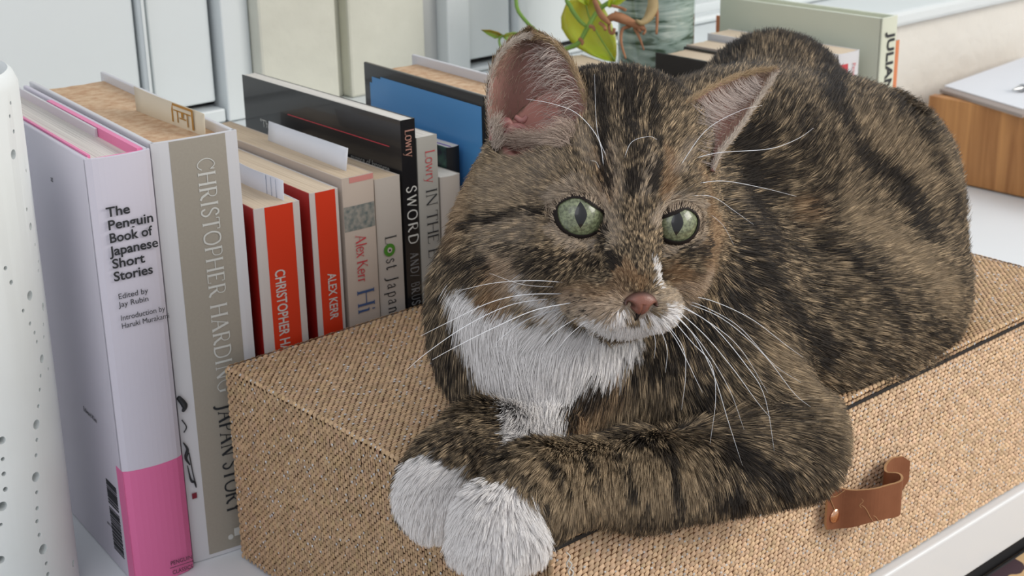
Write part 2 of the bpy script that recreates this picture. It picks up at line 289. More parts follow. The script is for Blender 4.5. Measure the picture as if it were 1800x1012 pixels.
for i in range(64):
    for (s, o_) in ((-1, 0), (-1, 1), (1, 1), (1, 0)):
        x, y = PP[i][0]+Nn[i][0]*th*o_, PP[i][1]+Nn[i][1]*th*o_
        vs.append((x, BY-.0008-y, zc0+s*hh[i]+.0006*math.sin(i*.4)))
mi = []
for i in range(63):
    for k in range(4):
        fs.append((i*4+k, i*4+(k+1) % 4, (i+1)*4+(k+1) % 4, (i+1)*4+k)); mi.append(1 if k in (0, 2) else 0)
fs += [(3, 2, 1, 0), (252, 253, 254, 255)]; mi += [1, 1]
st = mk('strap', vs, fs, [M_leather, M_ledge], hl, smooth=False, midx=mi)
px_, pz_ = fr(1461, 902); bm = bmesh.new(); bmesh.ops.create_uvsphere(bm, u_segments=20, v_segments=12, radius=.0036, matrix=Matrix.Translation((px_, BY-.0032, pz_)) @ Matrix.Diagonal((1, .42, 1, 1)))
obj('copper_stud', bm, M_copper, hl, True)
for P in ([(1492, 862), (1500, 872), (1497, 884), (1512, 898), (1517, 918)], [(1488, 862), (1487, 874), (1500, 882), (1506, 900), (1516, 919)], [(1487, 862), (1476, 876), (1465, 876)], [(1468, 878), (1474, 894), (1478, 908)]):
    tube('leather_crack', [np.array([on(x, y, 1, BY-.006)[0], BY-.0008-np.interp(on(x, y, 1, BY-.006)[0], PP[:34, 0], PP[:34, 1])-.0013, on(x, y, 1, BY-.006)[2]]) for x, y in P], .00018, M_ledge, hl, 5, 16)
# ------------------------------------------------------------------ writing
SERIF = {  # strokes: (thick, points) on a unit height; s = serif ends
 'C': (.8, [(1, [(.72, .78), (.55, .97), (.36, 1), (.12, .8), (.03, .5), (.12, .2), (.36, 0), (.58, .04), (.75, .24)], 0), (1, [(.73, .98), (.73, .74)], 0)]),
 'H': (.95, [(2, [(.14, 0), (.14, 1)], 1), (2, [(.80, 0), (.80, 1)], 1), (1, [(.14, .52), (.80, .52)], 0)]),
 'R': (.85, [(2, [(.14, 0), (.14, 1)], 1), (1, [(.14, 1), (.46, .99), (.62, .86), (.60, .62), (.42, .5), (.14, .5)], 0), (2, [(.38, .5), (.62, .1), (.82, 0)], 0)]),
 'I': (.38, [(2, [(.18, 0), (.18, 1)], 1)]),
 'S': (.62, [(1.5, [(.52, .80), (.42, .97), (.24, 1), (.08, .84), (.12, .64), (.44, .42), (.52, .2), (.36, .01), (.16, .02), (.05, .22)], 0)]),
 'T': (.80, [(2, [(.38, 0), (.38, 1)], 2), (1, [(.03, 1), (.73, 1)], 0), (1, [(.03, 1), (.02, .82)], 0), (1, [(.73, 1), (.74, .82)], 0)]),
 'O': (.95, [(1.5, [(.46, 1), (.18, .9), (.04, .5), (.18, .1), (.46, 0), (.74, .1), (.88, .5), (.74, .9), (.46, 1)], 0)]),
 'P': (.70, [(2, [(.14, 0), (.14, 1)], 1), (1, [(.14, 1), (.46, .99), (.62, .84), (.60, .56), (.42, .44), (.14, .44)], 0)]),
 'E': (.72, [(2, [(.14, 0), (.14, 1)], 1), (1, [(.14, 1), (.60, 1), (.61, .84)], 0), (1, [(.14, .52), (.48, .52)], 0), (1, [(.14, 0), (.62, 0), (.65, .18)], 0)]),
 'A': (.90, [(1, [(.42, 1), (.08, 0)], 2), (2.2, [(.42, 1), (.78, 0)], 2), (1, [(.20, .36), (.64, .36)], 0)]),
 'D': (.92, [(2, [(.14, 0), (.14, 1)], 1), (1.3, [(.14, 1), (.50, .98), (.78, .8), (.84, .5), (.78, .2), (.50, .02), (.14, 0)], 0)]),
 'N': (.95, [(1, [(.14, 0), (.14, 1)], 2), (2.2, [(.14, 1), (.80, 0)], 0), (1, [(.80, 0), (.80, 1)], 3)]),
 'G': (.92, [(1, [(.72, .78), (.55, .97), (.36, 1), (.12, .8), (.03, .5), (.12, .2), (.36, 0), (.58, .02), (.74, .12)], 0), (2, [(.74, .1), (.74, .44)], 3), (1, [(.73, .98), (.73, .76)], 0)]),
 'J': (.42, [(2, [(.22, 1), (.22, .06), (.12, -.18), (-.06, -.24)], 4)]),
 'Y': (.85, [(2.2, [(.06, 1), (.42, .48)], 4), (1, [(.80, 1), (.42, .48)], 4), (2, [(.42, .48), (.42, 0)], 2)]),
 'L': (.70, [(2, [(.14, 0), (.14, 1)], 1), (1, [(.14, 0), (.58, 0), (.62, .2)], 0)]),
 'K': (.88, [(2, [(.14, 0), (.14, 1)], 1), (1, [(.14, .42), (.66, 1)], 3), (2, [(.32, .6), (.78, 0)], 2)]),
 'l': (.34, [(1.8, [(.15, 0), (.15, 1.05)], 2)]), 'i': (.34, [(1.8, [(.16, 0), (.16, .66)], 2), (2.6, [(.13, .93), (.19, .93)], 0), (1, [(.05, .64), (.16, .66)], 0)]),
 'e': (.55, [(1.4, [(.05, .38), (.46, .38), (.42, .6), (.25, .68), (.08, .56), (.03, .32), (.12, .06), (.3, 0), (.46, .12)], 0)]),
 'x': (.58, [(1.8, [(.08, .66), (.48, 0)], 5), (1, [(.48, .66), (.08, 0)], 5)]),
 'r': (.44, [(1.8, [(.14, 0), (.14, .66)], 2), (1.2, [(.14, .45), (.26, .64), (.40, .62)], 0)]),
 'o': (.60, [(1.5, [(.27, .68), (.08, .58), (.03, .34), (.08, .08), (.27, 0), (.46, .08), (.51, .34), (.46, .58), (.27, .68)], 0)]),
 's': (.46, [(1.4, [(.36, .54), (.28, .66), (.14, .66), (.06, .52), (.16, .38), (.34, .28), (.37, .12), (.24, 0), (.10, .02), (.04, .16)], 0)]),
 't': (.40, [(1.8, [(.16, .9), (.16, .08), (.26, 0), (.38, .08)], 0), (1, [(.02, .66), (.36, .66)], 0)]),
 'a': (.54, [(1.6, [(.08, .54), (.22, .68), (.36, .6), (.37, .08), (.48, .02)], 0), (1.2, [(.37, .40), (.12, .30), (.04, .14), (.14, 0), (.30, .06), (.37, .16)], 0)]),
 'W': (1.1, [(1.8, [(.04, 1), (.28, 0)], 0), (1, [(.28, 0), (.53, .95)], 0), (1.8, [(.53, .95), (.78, 0)], 0), (1, [(.78, 0), (1.02, 1)], 0)]), '/': (.5, [(1, [(.05, -.1), (.4, 1.05)], 0)]), 'U': (.8, [(1, [(.12, 1), (.12, .3), (.22, .06), (.4, 0), (.58, .06), (.68, .3), (.68, 1)], 0)]), 'B': (.7, [(1, [(.14, 0), (.14, 1)], 0), (1, [(.14, 1), (.44, .98), (.54, .8), (.44, .56), (.14, .53)], 0), (1, [(.14, .53), (.50, .5), (.62, .28), (.50, .03), (.14, 0)], 0)]),
 'n': (.62, [(1.8, [(.14, 0), (.14, .66)], 2), (1.4, [(.14, .48), (.28, .67), (.42, .64), (.50, .5)], 0), (1.8, [(.50, .5), (.50, 0)], 3)]),
 'p': (.60, [(1.8, [(.14, -.34), (.14, .66)], 2), (1.3, [(.14, .56), (.32, .68), (.48, .56), (.52, .32), (.44, .06), (.28, 0), (.14, .10)], 0)]),
 'w': (.86, [(1.8, [(.06, .66), (.24, 0)], 4), (1, [(.24, 0), (.42, .62)], 0), (1.8, [(.42, .62), (.60, 0)], 0), (1, [(.60, 0), (.78, .66)], 3)]),
 'y': (.60, [(1.8, [(.06, .66), (.28, .02)], 4), (1, [(.50, .66), (.22, -.26), (.04, -.32)], 4)]), ' ': (.36, [])}
def frame_mat(face):
    "text plane on a spine that faces -y: 'down' reads top to bottom, 'flat' reads across; 'left' sits on a cover that faces -x"
    X, Y = {'down': ((0, 0, -1), (1, 0, 0)), 'flat': ((1, 0, 0), (0, 0, 1)), 'left': ((0, -1, 0), (0, 0, 1))}[face]
    X, Y = np.array(X, float), np.array(Y, float); return X, Y, np.cross(X, Y)
def serif_text(txt, size, loc, m, parent, face='down', wt=.042, name='lettering', track=0.0, sx=1.0, length=None, serif=True):
    X, Y, Z = frame_mat(face); O = np.array(loc, float); vs, fs = [], []; cx = 0; lay = 0
    if length: sx = length/size/sum(SERIF[c][0]+track for c in txt)
    def ribbon(P, w):
        nonlocal lay
        P = np.array(P, float)*[sx, 1]; T = np.gradient(P, axis=0) if len(P) > 2 else np.repeat(P[1:]-P[:1], 2, 0); T /= np.linalg.norm(T, axis=1, keepdims=True)+1e-9
        Nn = np.stack([-T[:, 1], T[:, 0]], 1)*w/2; b = len(vs); lay += 1
        for p, q in zip(P, Nn):
            for z in (p+q, p-q): vs.append(O+size*((z[0]+cx)*X+z[1]*Y)+Z*(lay % 9)*2e-6)
        for i in range(len(P)-1): fs.append((b+2*i, b+2*i+1, b+2*i+3, b+2*i+2))
    for ch in txt:
        adv, ss = SERIF[ch]
        for w, P, s in ss:
            Q = [p[:2] for p in smooth_path([(a, b_, 0) for a, b_ in P], 4*len(P))] if len(P) > 3 else P
            ribbon(Q, wt*(w if w > 1 else .8))
            ends = {0: [], 1: [P[0], P[-1]], 2: [P[0]] if P[0][1] < P[-1][1] else [P[-1]], 3: [P[-1]], 4: [P[0]], 5: [P[0], P[-1]]}[s]
            for e in (ends if serif else []): ribbon([(e[0]-.11, e[1]), (e[0]+.11, e[1])], wt*.7)
        cx += (adv+track)*sx
    return mk(name, vs, fs, m, parent, smooth=False)
FONTS = []
def sans(txt, size, loc, m, parent, face='down', name='lettering', sx=1, off=0.0, sp=1.0, italic=0, length=None):
    c = bpy.data.curves.new(name, 'FONT'); c.body = txt; c.size = size; c.offset = off; c.space_line = sp; c.space_character = 1; c.shear = italic; c.extrude = .00002; c.resolution_u = 3
    c.materials.append(m); o = link(bpy.data.objects.new(name, c), parent); X, Y, Z = frame_mat(face)
    M = np.eye(4); M[:3, 0] = X*sx; M[:3, 1] = Y; M[:3, 2] = Z; M[:3, 3] = loc; o.matrix_local = Matrix(M.tolist()); FONTS.append((o, length)); return o
# ------------------------------------------------------------------ books (local: spine faces -y at y=0, x across the spine, z up)
def spine_prism(w, h, bulge, t, z0=0, n=12, x0=0, x1=None, e=0):
    x1 = w if x1 is None else x1; U = np.linspace(x0, x1, n+1); f = lambda x: -bulge*math.sin(math.pi*min(max(x/w, 0), 1))**.6-e
    vs = []; fs = []
    for x in U:
        for (yo, z) in ((0, z0), (0, h), (t, h), (t, z0)): vs.append((x, f(x)+yo, z))
    for i in range(n):
        for k in range(4): fs.append((i*4+k, (i+1)*4+k, (i+1)*4+(k+1) % 4, i*4+(k+1) % 4))
    fs += [(0, 1, 2, 3), (n*4+3, n*4+2, n*4+1, n*4)]; return vs, fs
def book(label, x, y, rz, w, d, h, cl, sp, cr, pages, t=.0022, ov=.003, bulge=.0015, group='books in the row on the cabinet', tilt=0, z=0, conc=0, name='book', pgh=None):
    b = thing(name, label, 'book', (x, y, z), rz, group, (0, tilt))
    boxo('back_cover', 0, t, .0004, d, 0, h, cl, b, bev=min(t*.35, .0006)); boxo('front_cover', w-t, w, .0004, d, 0, h, cr, b, bev=min(t*.35, .0006))
    v, f = spine_prism(w, h, bulge, t*.8); s = mk('spine', v, f, sp, b, smooth=False)
    # page block, leaves slightly proud and curved at the head
    bm = bmesh.new(); n = 10; hp_ = h-ov if pgh is None else pgh; g = random.Random(int(x*1e5)); vs = []
    for i in range(n+1):
        u = i/n; xx = t+.0001+(w-2*t-.0002)*u
        for (yy, zz) in ((t*.8+.0002-bulge*.6*math.sin(math.pi*u), ov*.6), (t*.8+.0002-bulge*.6*math.sin(math.pi*u), hp_+g.uniform(-1, 1)*.00015), (d-ov-.001*math.sin(math.pi*u), hp_+g.uniform(-1, 1)*.0002), (d-ov-.001*math.sin(math.pi*u), ov*.6)): vs.append((xx, yy, zz))
    fs = [(i*4+k, (i+1)*4+k, (i+1)*4+(k+1) % 4, i*4+(k+1) % 4) for i in range(n) for k in range(4)]+[(0, 1, 2, 3), (n*4+3, n*4+2, n*4+1, n*4)]
    mk('page_block', vs, fs, pages, b, smooth=False); return b, s
def band(parent, w, bulge, x0, x1, z0, z1, m, name='spine_band', e=.00012):
    v, f = spine_prism(w, z1, bulge, .0001, z0, 10, x0, x1, e); return mk(name, v, f, m, parent, smooth=False)
# 1: thick lilac-white book with the pink foot
w1 = .0285; b1k, s1 = book('thick lilac-white hardback with bright pink foot and boards beside the perforated lamp', -.0502, .0118, math.radians(-7), w1, .165, .2055, M_lilac, M_lilac, M_lilac, M_pg_white, t=.0024, ov=.004, bulge=.003)
boxo('board_edge', .0024, .0036, .0035, .163, .002, .2062, M_pinkd, b1k); boxo('board_edge', w1-.0048, w1-.0024, .002, .12, .002, .2060, M_pinkd, b1k)
boxo('jacket_flap', w1-.0062, w1-.0050, .05, .162, .004, .2056, M_jwhite, b1k)
boxo('head_band', .003, w1-.003, -.0010, .0022, .198, .2052, M_pinkd, b1k, bev=.0008)
band(s1, w1, .003, 0, w1, 0, .0595, M_pink); boxo('cover_band', w1, w1+.0002, 0, .165, 0, .0595, M_pink, b1k); boxo('cover_band', -.0002, 0, -.0004, .0075, 0, .0595, M_pink, b1k)
yy = -.0035
for tx, z, ln in (('The', .1800, .0098), ('Penguin', .1742, .0186), ('Book of', .1684, .0178), ('Japanese', .1626, .0204), ('Short', .1568, .0136), ('Stories', .1510, .0164)):
    sans(tx, .0060, (.0052, yy, z), M_ink, s1, 'flat', off=.00012, length=ln*1.08)
for tx, z, ln in (('Edited by', .1425, .0124), ('Jay Rubin', .1388, .0126), ('Introduction by', .1325, .0188), ('Haruki Murakami', .1288, .0202)): sans(tx, .0036, (.0062, yy, z), M_ink, s1, 'flat', length=ln*1.08)
sans('PENGUIN', .0030, (.0165, yy, .0068), M_ink, s1, 'flat', length=.0105); sans('CLASSICS', .0030, (.0170, yy, .0018), M_ink, s1, 'flat', length=.0100); boxo('rule', .0160, .0275, -.0036, -.0035, .0054, .0056, M_ink, s1)
bc = bpy.data.objects.new('barcode', None); link(bc, b1k)
for q, (z0, z1, nn, y0) in enumerate(((.009, .0315, 18, .0115), (.0335, .046, 9, .0115))):
    bm = bmesh.new(); g = random.Random(4+q); z = z0
    while z < z1: hgt = g.choice((.0003, .0006, .0009)); box(bm, -.00025, 0, y0, y0+.0130, z, z+hgt); z += hgt+g.choice((.0004, .0007))
    obj('barcode_bars', bm, M_ink, bc)
sans('ISBN 978-0-141', .0016, (-.0003, .0300, .020), M_ink, b1k, 'left'); sans('Edward Kim', .0036, (-.0003, .045, .0735), M_ink, b1k, 'left'); sans('at', .004, (-.0003, .050, .185), M_ink, b1k, 'left')
# 2: tall grey jacket
w2 = .0405; b2k, s2k = book('tall hardback in grey and white jacket with foxed page top and a cream marker', -.0195, .0118, math.radians(-7), w2, .165, .2065, M_jwhite, M_jwhite, M_jwhite, M_pg_tan, t=.0024, ov=.0045, bulge=.0010)
band(s2k, w2, .001, .0080, .0345, 0.002, .2062, M_grey); boxo('board_foot', 0, w2, .0002, .16, -.0002+.0003, .0012, M_dark, b2k)
serif_text('CHRISTOPHER HARDING', .0080, (.0200, -.00135, .1965), M_winkl, s2k, track=.08, length=.1135, wt=.065)
serif_text('JAPAN STORY', .0080, (.0190, -.00135, .0775), M_ink, s2k, track=.08, length=.0580, wt=.07)
bm = bmesh.new(); bmesh.ops.create_circle(bm, cap_ends=True, segments=20, radius=.0014, matrix=Matrix.Translation((.0195, -.0013, .008)) @ Matrix.Rotation(math.pi/2, 4, 'X')); obj('emblem', bm, M_winkl, s2k)
boxo('emblem', .0215, .0245, -.0014, -.0013, .0078, .012, M_winkl, s2k)
for P_, r_ in (([(.0004, .087), (.0022, .084), (.0030, .0815), (.0018, .0795)], [.0012, .0016, .0006]), ([(.0010, .0755), (.0028, .0715), (.0014, .069)], .0003), ([(.0006, .064), (.0022, .060), (.0010, .056), (.0026, .052)], [.0003, .0009, .0003]), ([(.0028, .058), (.0036, .048), (.0044, .042)], .0003), ([(.0014, .052), (.0024, .044), (.0040, .0425), (.0046, .0395)], [.0002, .0007, .0003])):
    tube('ink_stroke', [(x, -.0012, z) for x, z in P_], r_, M_ink, s2k, 5, 14)
boxo('seal_mark', .0022, .0046, -.0012, -.0010, .034, .0368, mat('seal_red', srgb(120, 22, 44), .5), s2k)
nt = thing('page_marker', 'cream paper marker with gold foil gate sticking up from the foxed grey book', 'bookmark', (0, 0, 0))
def paper(name, P4, m, parent, th=.0002, n=8, wob=.0008):
    P4 = [np.array(p, float) for p in P4]; vs, fs = [], []; nn = np.cross(P4[1]-P4[0], P4[3]-P4[0]); nn /= np.linalg.norm(nn)
    for s in (0, 1):
        for i in range(n+1):
            for j in range(3):
                u, v = i/n, j/2; p = (P4[0]*(1-u)+P4[1]*u)*(1-v)+(P4[3]*(1-u)+P4[2]*u)*v; vs.append(p+nn*(s*th+wob*math.sin(u*5)*v))
    K = (n+1)*3; f0 = [(i*3+j, (i+1)*3+j, (i+1)*3+j+1, i*3+j+1) for i in range(n) for j in range(2)]
    fs = [q[::-1] for q in f0]+[tuple(a+K for a in q) for q in f0]
    B = [i*3 for i in range(n+1)]+[n*3+1, n*3+2]+[i*3+2 for i in range(n-1, -1, -1)]+[1]
    fs += [(B[k], B[(k+1) % len(B)], B[(k+1) % len(B)]+K, B[k]+K) for k in range(len(B))]
    return mk(name, vs, fs, m, parent, smooth=True)
q0 = on(240, 192, 2, .2025); q1 = on(360, 238, 2, .2025); up = np.array([0, 0, .0085])
paper('marker_slip', [q0-up, q1-up, q1+up*1.15, q0+up*1.35], M_cnote, nt)
c0, c1 = q0+(q1-q0)*.55, q0+(q1-q0)*.86; dd = (c1-c0); nrm = np.array([-.0004, -.0004, 0])
for (u0, u1, v0, v1) in ((0, .08, -.0004, .0085), (.92, 1, -.001, .0080), (0, 1, .0075, .0086), (.1, .9, .0052, .0058), (.25, .3, 0, .0055), (.7, .75, -.0005, .0055), (.35, .65, .0022, .0028), (.45, .55, .003, .0052)):
    a, b = c0+dd*u0+nrm, c0+dd*u1+nrm; z0, z1 = np.array([0, 0, v0+.0015]), np.array([0, 0, v1+.0015]); mk('gold_gate', [a+z0, b+z0, b+z1, a+z1], [(0, 1, 2, 3)], M_gold, nt, smooth=False)
# 3, 4: red paperbacks
w3 = .0235; b3k, s3 = book('thick red-orange paperback with white stripes and a ruled paper marker', .0262, .0070, math.radians(-6), w3, .128, .168, M_reddk, M_band, M_jwhite, M_pg_cream, t=.0007, ov=.0002, bulge=.0006)
band(s3, w3, .0006, .0052, .0198, .0005, .168, M_red); sans('CHRISTOPHER HARDING', .0075, (.0080, -.00085, .1370), M_band, s3, off=.00012, length=.0570)
w4 = .0155; b4k, s4 = book('slim red paperback with white stripes next to the thick red one', .0572, .0072, math.radians(-4), w4, .128, .1690, M_reddk, M_band, M_jwhite, M_pg_cream, t=.0006, ov=.0002, bulge=.0004)
band(s4, w4, .0004, .0028, .0138, .0005, .169, M_red); sans('ALEX KERR', .0066, (.0068, -.0007, .1275), M_band, s4, off=.00010, length=.0238)
# 5: beige, hills
w5 = .0180; b5k, s5 = book('beige paperback with painted hills and blue lettering right of the slim red one', .0760, .0072, math.radians(-3), w5, .142, .1725, M_beige, M_beige, M_beige, M_pg_tan2, t=.0007, ov=.0002, bulge=.0004)
serif_text('Alex Kerr', .0058, (.0058, -.0008, .1428), M_redink, s5, length=.0245, wt=.06); serif_text('Hi', .0095, (.0050, -.0008, .1145), M_blueink, s5, length=.0130, wt=.065)
hill = mat('painted_hills', srgb(150, 146, 138), .5, noise=(420, srgb(92, 104, 104), 1)); band(s5, w5, .0004, .0002, w5-.0002, .1455, .1580, hill, 'painted_hills'); band(s5, w5, .0004, .004, w5-.0002, .1695, .1722, mat('rose_arc', srgb(196, 130, 124), .5), 'rose_arc')
# 6: Lost Japan
w6 = .0150; b6k, s6 = book('slim pale paperback with green ring in its lettering beside the beige one', .0952, .0072, math.radians(-2.5), w6, .110, .1680, M_lost, M_lost, M_lost, M_pg_tan2, t=.0006, ov=.0002, bulge=.0003)
serif_text('L', .0066, (.0045, -.0006, .1382), M_ink, s6, wt=.05); serif_text('st Japan', .0066, (.0045, -.0006, .1262), M_ink, s6, length=.0300, wt=.05, track=.22)
bm = bmesh.new(); bmesh.ops.create_cone(bm, cap_ends=True, segments=28, radius1=.0033, radius2=.0033, depth=.0002, matrix=Matrix.Translation((.0066, -.0007, .1308)) @ Matrix.Rotation(math.pi/2, 4, 'X')); obj('green_ring', bm, mat('leaf_green_ink', srgb(70, 130, 40), .5), s6)
bm = bmesh.new(); bmesh.ops.create_cone(bm, cap_ends=True, segments=20, radius1=.0014, radius2=.0014, depth=.0002, matrix=Matrix.Translation((.0066, -.0009, .1308)) @ Matrix.Rotation(math.pi/2, 4, 'X')); obj('ring_centre', bm, M_lost, s6)
bm = bmesh.new(); bmesh.ops.create_cone(bm, cap_ends=True, segments=12, radius1=.0006, radius2=.0006, depth=.0002, matrix=Matrix.Translation((.0066, -.0010, .1308)) @ Matrix.Rotation(math.pi/2, 4, 'X')); obj('ring_dot', bm, M_ink, s6)
# 7: black
w7 = .0088; b7k, s7 = book('tall glossy black paperback with white lettering and thin red line', .1125, .0072, math.radians(-2), w7, .152, .1945, M_black, M_black, M_black, M_pg_white, t=.0006, ov=.0002, bulge=.0002)
serif_text('Lowry', .0052, (.0025, -.0004, .1895), mat('dull_copper_ink', srgb(176, 130, 116), .5), s7, length=.0140, wt=.06); serif_text('SWORD', .0058, (.0020, -.0004, .1605), M_winkl, s7, track=.25, length=.0315, wt=.075, serif=False); serif_text('AND/ BRUSH', .0050, (.0024, -.0004, .1258), mat('dim_ink', srgb(130, 130, 130), .5), s7, track=.2, length=.0330, wt=.075, serif=False)
boxo('red_line', -.0002, 0, .010, .105, .1795, .1799, M_redink, b7k); sans('"The', .006, (-.0002, .135, .168), M_winkl, b7k, 'left'); sans('nuance of Japanese', .0045, (-.0002, .045, .1665), mat('dim_ink2', srgb(150, 150, 145), .5), b7k, 'left')
# 8: stone
w8 = .0125; b8k, s8 = book('stone grey paperback with red and dark serif lettering right of the black one', .1222, .0072, math.radians(-2), w8, .140, .1840, M_stone, M_stone, M_stone, M_pg_white, t=.0006, ov=.0002, bulge=.0003)
serif_text('Lowry', .0056, (.0048, -.0006, .1768), M_redink, s8, length=.0170, wt=.05); serif_text('IN THE E', .0066, (.0044, -.0006, .1570), M_ink, s8, length=.0370, wt=.055)
# 9, 10 tucked between
book('short pale paperback mostly hidden by the cat cheek fur', .1362, .0072, math.radians(-2), .0125, .12, .1610, M_lost, M_lost, M_lost, M_pg_white, t=.0006, ov=.0002)
b9, s9 = book('book with purple striped page edge and dark cover tucked before the blue one', .1500, .0180, math.radians(-2), .0080, .120, .1720, mat('dark_jewel_cover', srgb(30, 30, 52), .3, noise=(180, srgb(60, 110, 90), .9)), M_dark, M_lilac, M_pg_white, t=.0007, ov=.0003)
boxo('purple_stripe', .0028, .0036, .001, .119, .1700, .1719, mat('purple_edge', srgb(112, 72, 172), .5), b9)
# 11 blue and black hardback
bb, sbk = book('black bordered sky blue hardback behind the cat face', .1605, -.0050+.004, math.radians(-5), .0345, .117, .2000, M_black, M_black, M_jwhite, M_pg_tan, t=.0022, ov=.005, bulge=.001)
v = [(-.0003, .003, .100), (-.0003, .1105, .100), (-.0003, .1105, .1895), (-.0003, .1080, .1895), (-.0003, .1080, .1930), (-.0003, .0990, .1930), (-.0003, .0990, .1942), (-.0003, .003, .1942)]
mk('blue_print', v, [tuple(range(8))], M_blue, bb, smooth=False)
# further along behind the cat
book('cream paperback with broad pale page top behind the cat ears', .2000, .0075, math.radians(-3), .040, .155, .1700, M_beige, M_beige, M_beige, M_pg_tan2, t=.0008, ov=.0003)
book('brown paperback hidden behind the cat head', .2430, .0075, 0, .030, .13, .150, mat('brown_card', srgb(150, 120, 96), .5), M_beige, M_beige, M_pg_tan2, t=.0008, ov=.0003)
book('wide pale paperback hidden behind the cat shoulders', .3070, .0650, math.radians(-14), .047, .100, .170, M_lost, M_lost, M_lost, M_pg_cream, t=.0008, ov=.0003)
book('black hardback with red edge line right of the marbled vase', .4080, .0075, 0, .030, .105, .172, M_black, M_black, M_black, M_pg_cream, t=.002, ov=.002)
book('plain cream paperback right of the black hardback', .4390, .0075, 0, .022, .105, .1730, M_beige, M_lost, M_lost, M_pg_cream, t=.0008, ov=.0003)
b14, s14 = book('white paperback with red mark before the pale green hardback', .4635, .0050, 0, .0225, .11, .1770, M_jwhite, M_jwhite, M_jwhite, M_pg_cream, t=.0008, ov=.0003)
band(s14, .0225, .0015, .001, .009, .158, .170, M_redink, 'red_mark'); band(s14, .0225, .0015, .001, .009, .145, .157, M_stone, 'grey_mark'); sans('Penelope', .0045, (.013, -.0024, .170), M_redink, s14)
M_jul = mat('pale_green_jacket', srgb(205, 209, 192), .5)
yb = -.003
b15, s15 = book('large pale green-white hardback with dark sans lettering near the wooden tray', .4980, yb, math.radians(1), .0170, .135, .1965, M_jul, M_jul, M_jul, mat_pages('greenish_pages', srgb(200, 200, 180), srgb(150, 150, 120)), t=.0022, ov=.004, bulge=.001)  # page block has a dull greenish tone
sans('JULIAN', .0110, (.0055, -.0014, .1860), M_ink, s15, off=.0003, length=.040)
book('thin orange-spined book right of the pale green hardback', .5155, .000, math.radians(1), .0075, .15, .1790, mat('orange_card', srgb(206, 126, 84), .5), mat('orange_card2', srgb(206, 126, 84), .5), M_jul, M_pg_cream, t=.0012, ov=.001)
# slips of paper
s = thing('paper_marker', 'ruled white paper slip standing in the thick red paperback', 'bookmark')
q0, q1 = on(421, 318, 2, .168), on(498, 352, 2, .168); up = np.array([0, 0, .0085]); paper('slip', [q0-up, q1-up, q1+up*1.1, q0+up*1.15], mat('ruled_paper', srgb(222, 224, 234), .6), s)
for u in np.linspace(.1, .85, 8): a = q0+(q1-q0)*u+np.array([-.0003, -.0005, 0]); tube('ruled_line', [a-up*.9, a+up*.4, a+up*1.05], .00010, M_blueink, s, 4, 3)
s = thing('paper_marker', 'white sticky paper slip leaning over the beige paperback', 'bookmark')
q0, q1 = on(470, 243, 2, .1735), on(608, 297, 2, .1735); paper('slip', [q0-up*.5, q1-up*.3, q1+np.array([.003, .002, .0095]), q0+np.array([.003, .002, .0085])], M_note, s, wob=.0004)
# wooden tray, sheets and pen at the right
tw = thing('wooden_tray', 'oiled wooden document tray at the right holding paper', 'tray', (.8, .150, 0))
M_oak = mat_wood('oiled_oak', srgb(150, 98, 52), srgb(196, 140, 84), (14, 90, 6), .45)
boxo('side_panel', 0, .010, -.22, 0, .001, .0732, M_oak, tw, bev=.001); boxo('side_panel', .24, .25, -.22, 0, .001, .0732, M_oak, tw, bev=.001)
boxo('end_panel', .0101, .2399, -.22, -.21, .001, .072, M_oak, tw, bev=.001); boxo('end_panel', .0101, .2399, -.010, 0, .001, .072, M_oak, tw, bev=.001); boxo('top_panel', .0101, .2399, -.2099, -.0101, .064, .0722, M_oak, tw)
def rot_sheet(name, label, P, z, th, m):
    bm = bmesh.new(); vs = [bm.verts.new((p[0], p[1], z)) for p in P]; f = bm.faces.new(vs); r = bmesh.ops.extrude_face_region(bm, geom=[f]); bmesh.ops.translate(bm, vec=(0, 0, th), verts=[v for v in r['geom'] if isinstance(v, bmesh.types.BMVert)])
    return tag(obj(name, bm, m), label, 'paper')
A, B = on(1652, 158, 2, .0755), on(1797, 203, 2, .0755); D = np.array([.21, .02, 0])
rot_sheet('notepad', 'brown backed notepad with grey edge on the wooden tray', [A, B, B+D, A+D], .0734, .0028, mat('grey_board', srgb(150, 138, 132), .7))
A, B = on(1660, 149, 2, .0775), on(1798, 190, 2, .0775); rot_sheet('paper_sheet', 'white paper sheet on top of the notepad', [A, B, B+D, A+D], .0763, .0006, M_note)
pn = thing('pen', 'silver pen lying on the white paper at the right edge', 'pen')
a = on(1780, 158, 2, .0800); ax = np.array([.97, -.2, .02]); tube('pen_tip', [a, a+ax*.006, a+ax*.010], [.0006, .0020, .0032], mat('steel', (.5, .5, .5), .25, metal=1), pn, 12, 12); tube('pen_barrel', [a+ax*.010, a+ax*.05, a+ax*.12], .0034, mat('grey_metal', (.35, .36, .38), .3, metal=1), pn, 14, 6)

dg = bpy.context.evaluated_depsgraph_get(); dg.update()
for o, ln in FONTS:   # lettering becomes plain meshes
    me = bpy.data.meshes.new_from_object(o.evaluated_get(dg)); q = bpy.data.objects.new('lettering', me); link(q, o.parent); q.matrix_local = o.matrix_local.copy()
    if ln:
        w_ = max(v.co.x for v in me.vertices)-min(v.co.x for v in me.vertices)
        for v in me.vertices: v.co.x *= ln/w_
    if not me.materials: me.materials.append(o.data.materials[0])
for o, ln in FONTS: bpy.data.objects.remove(o)
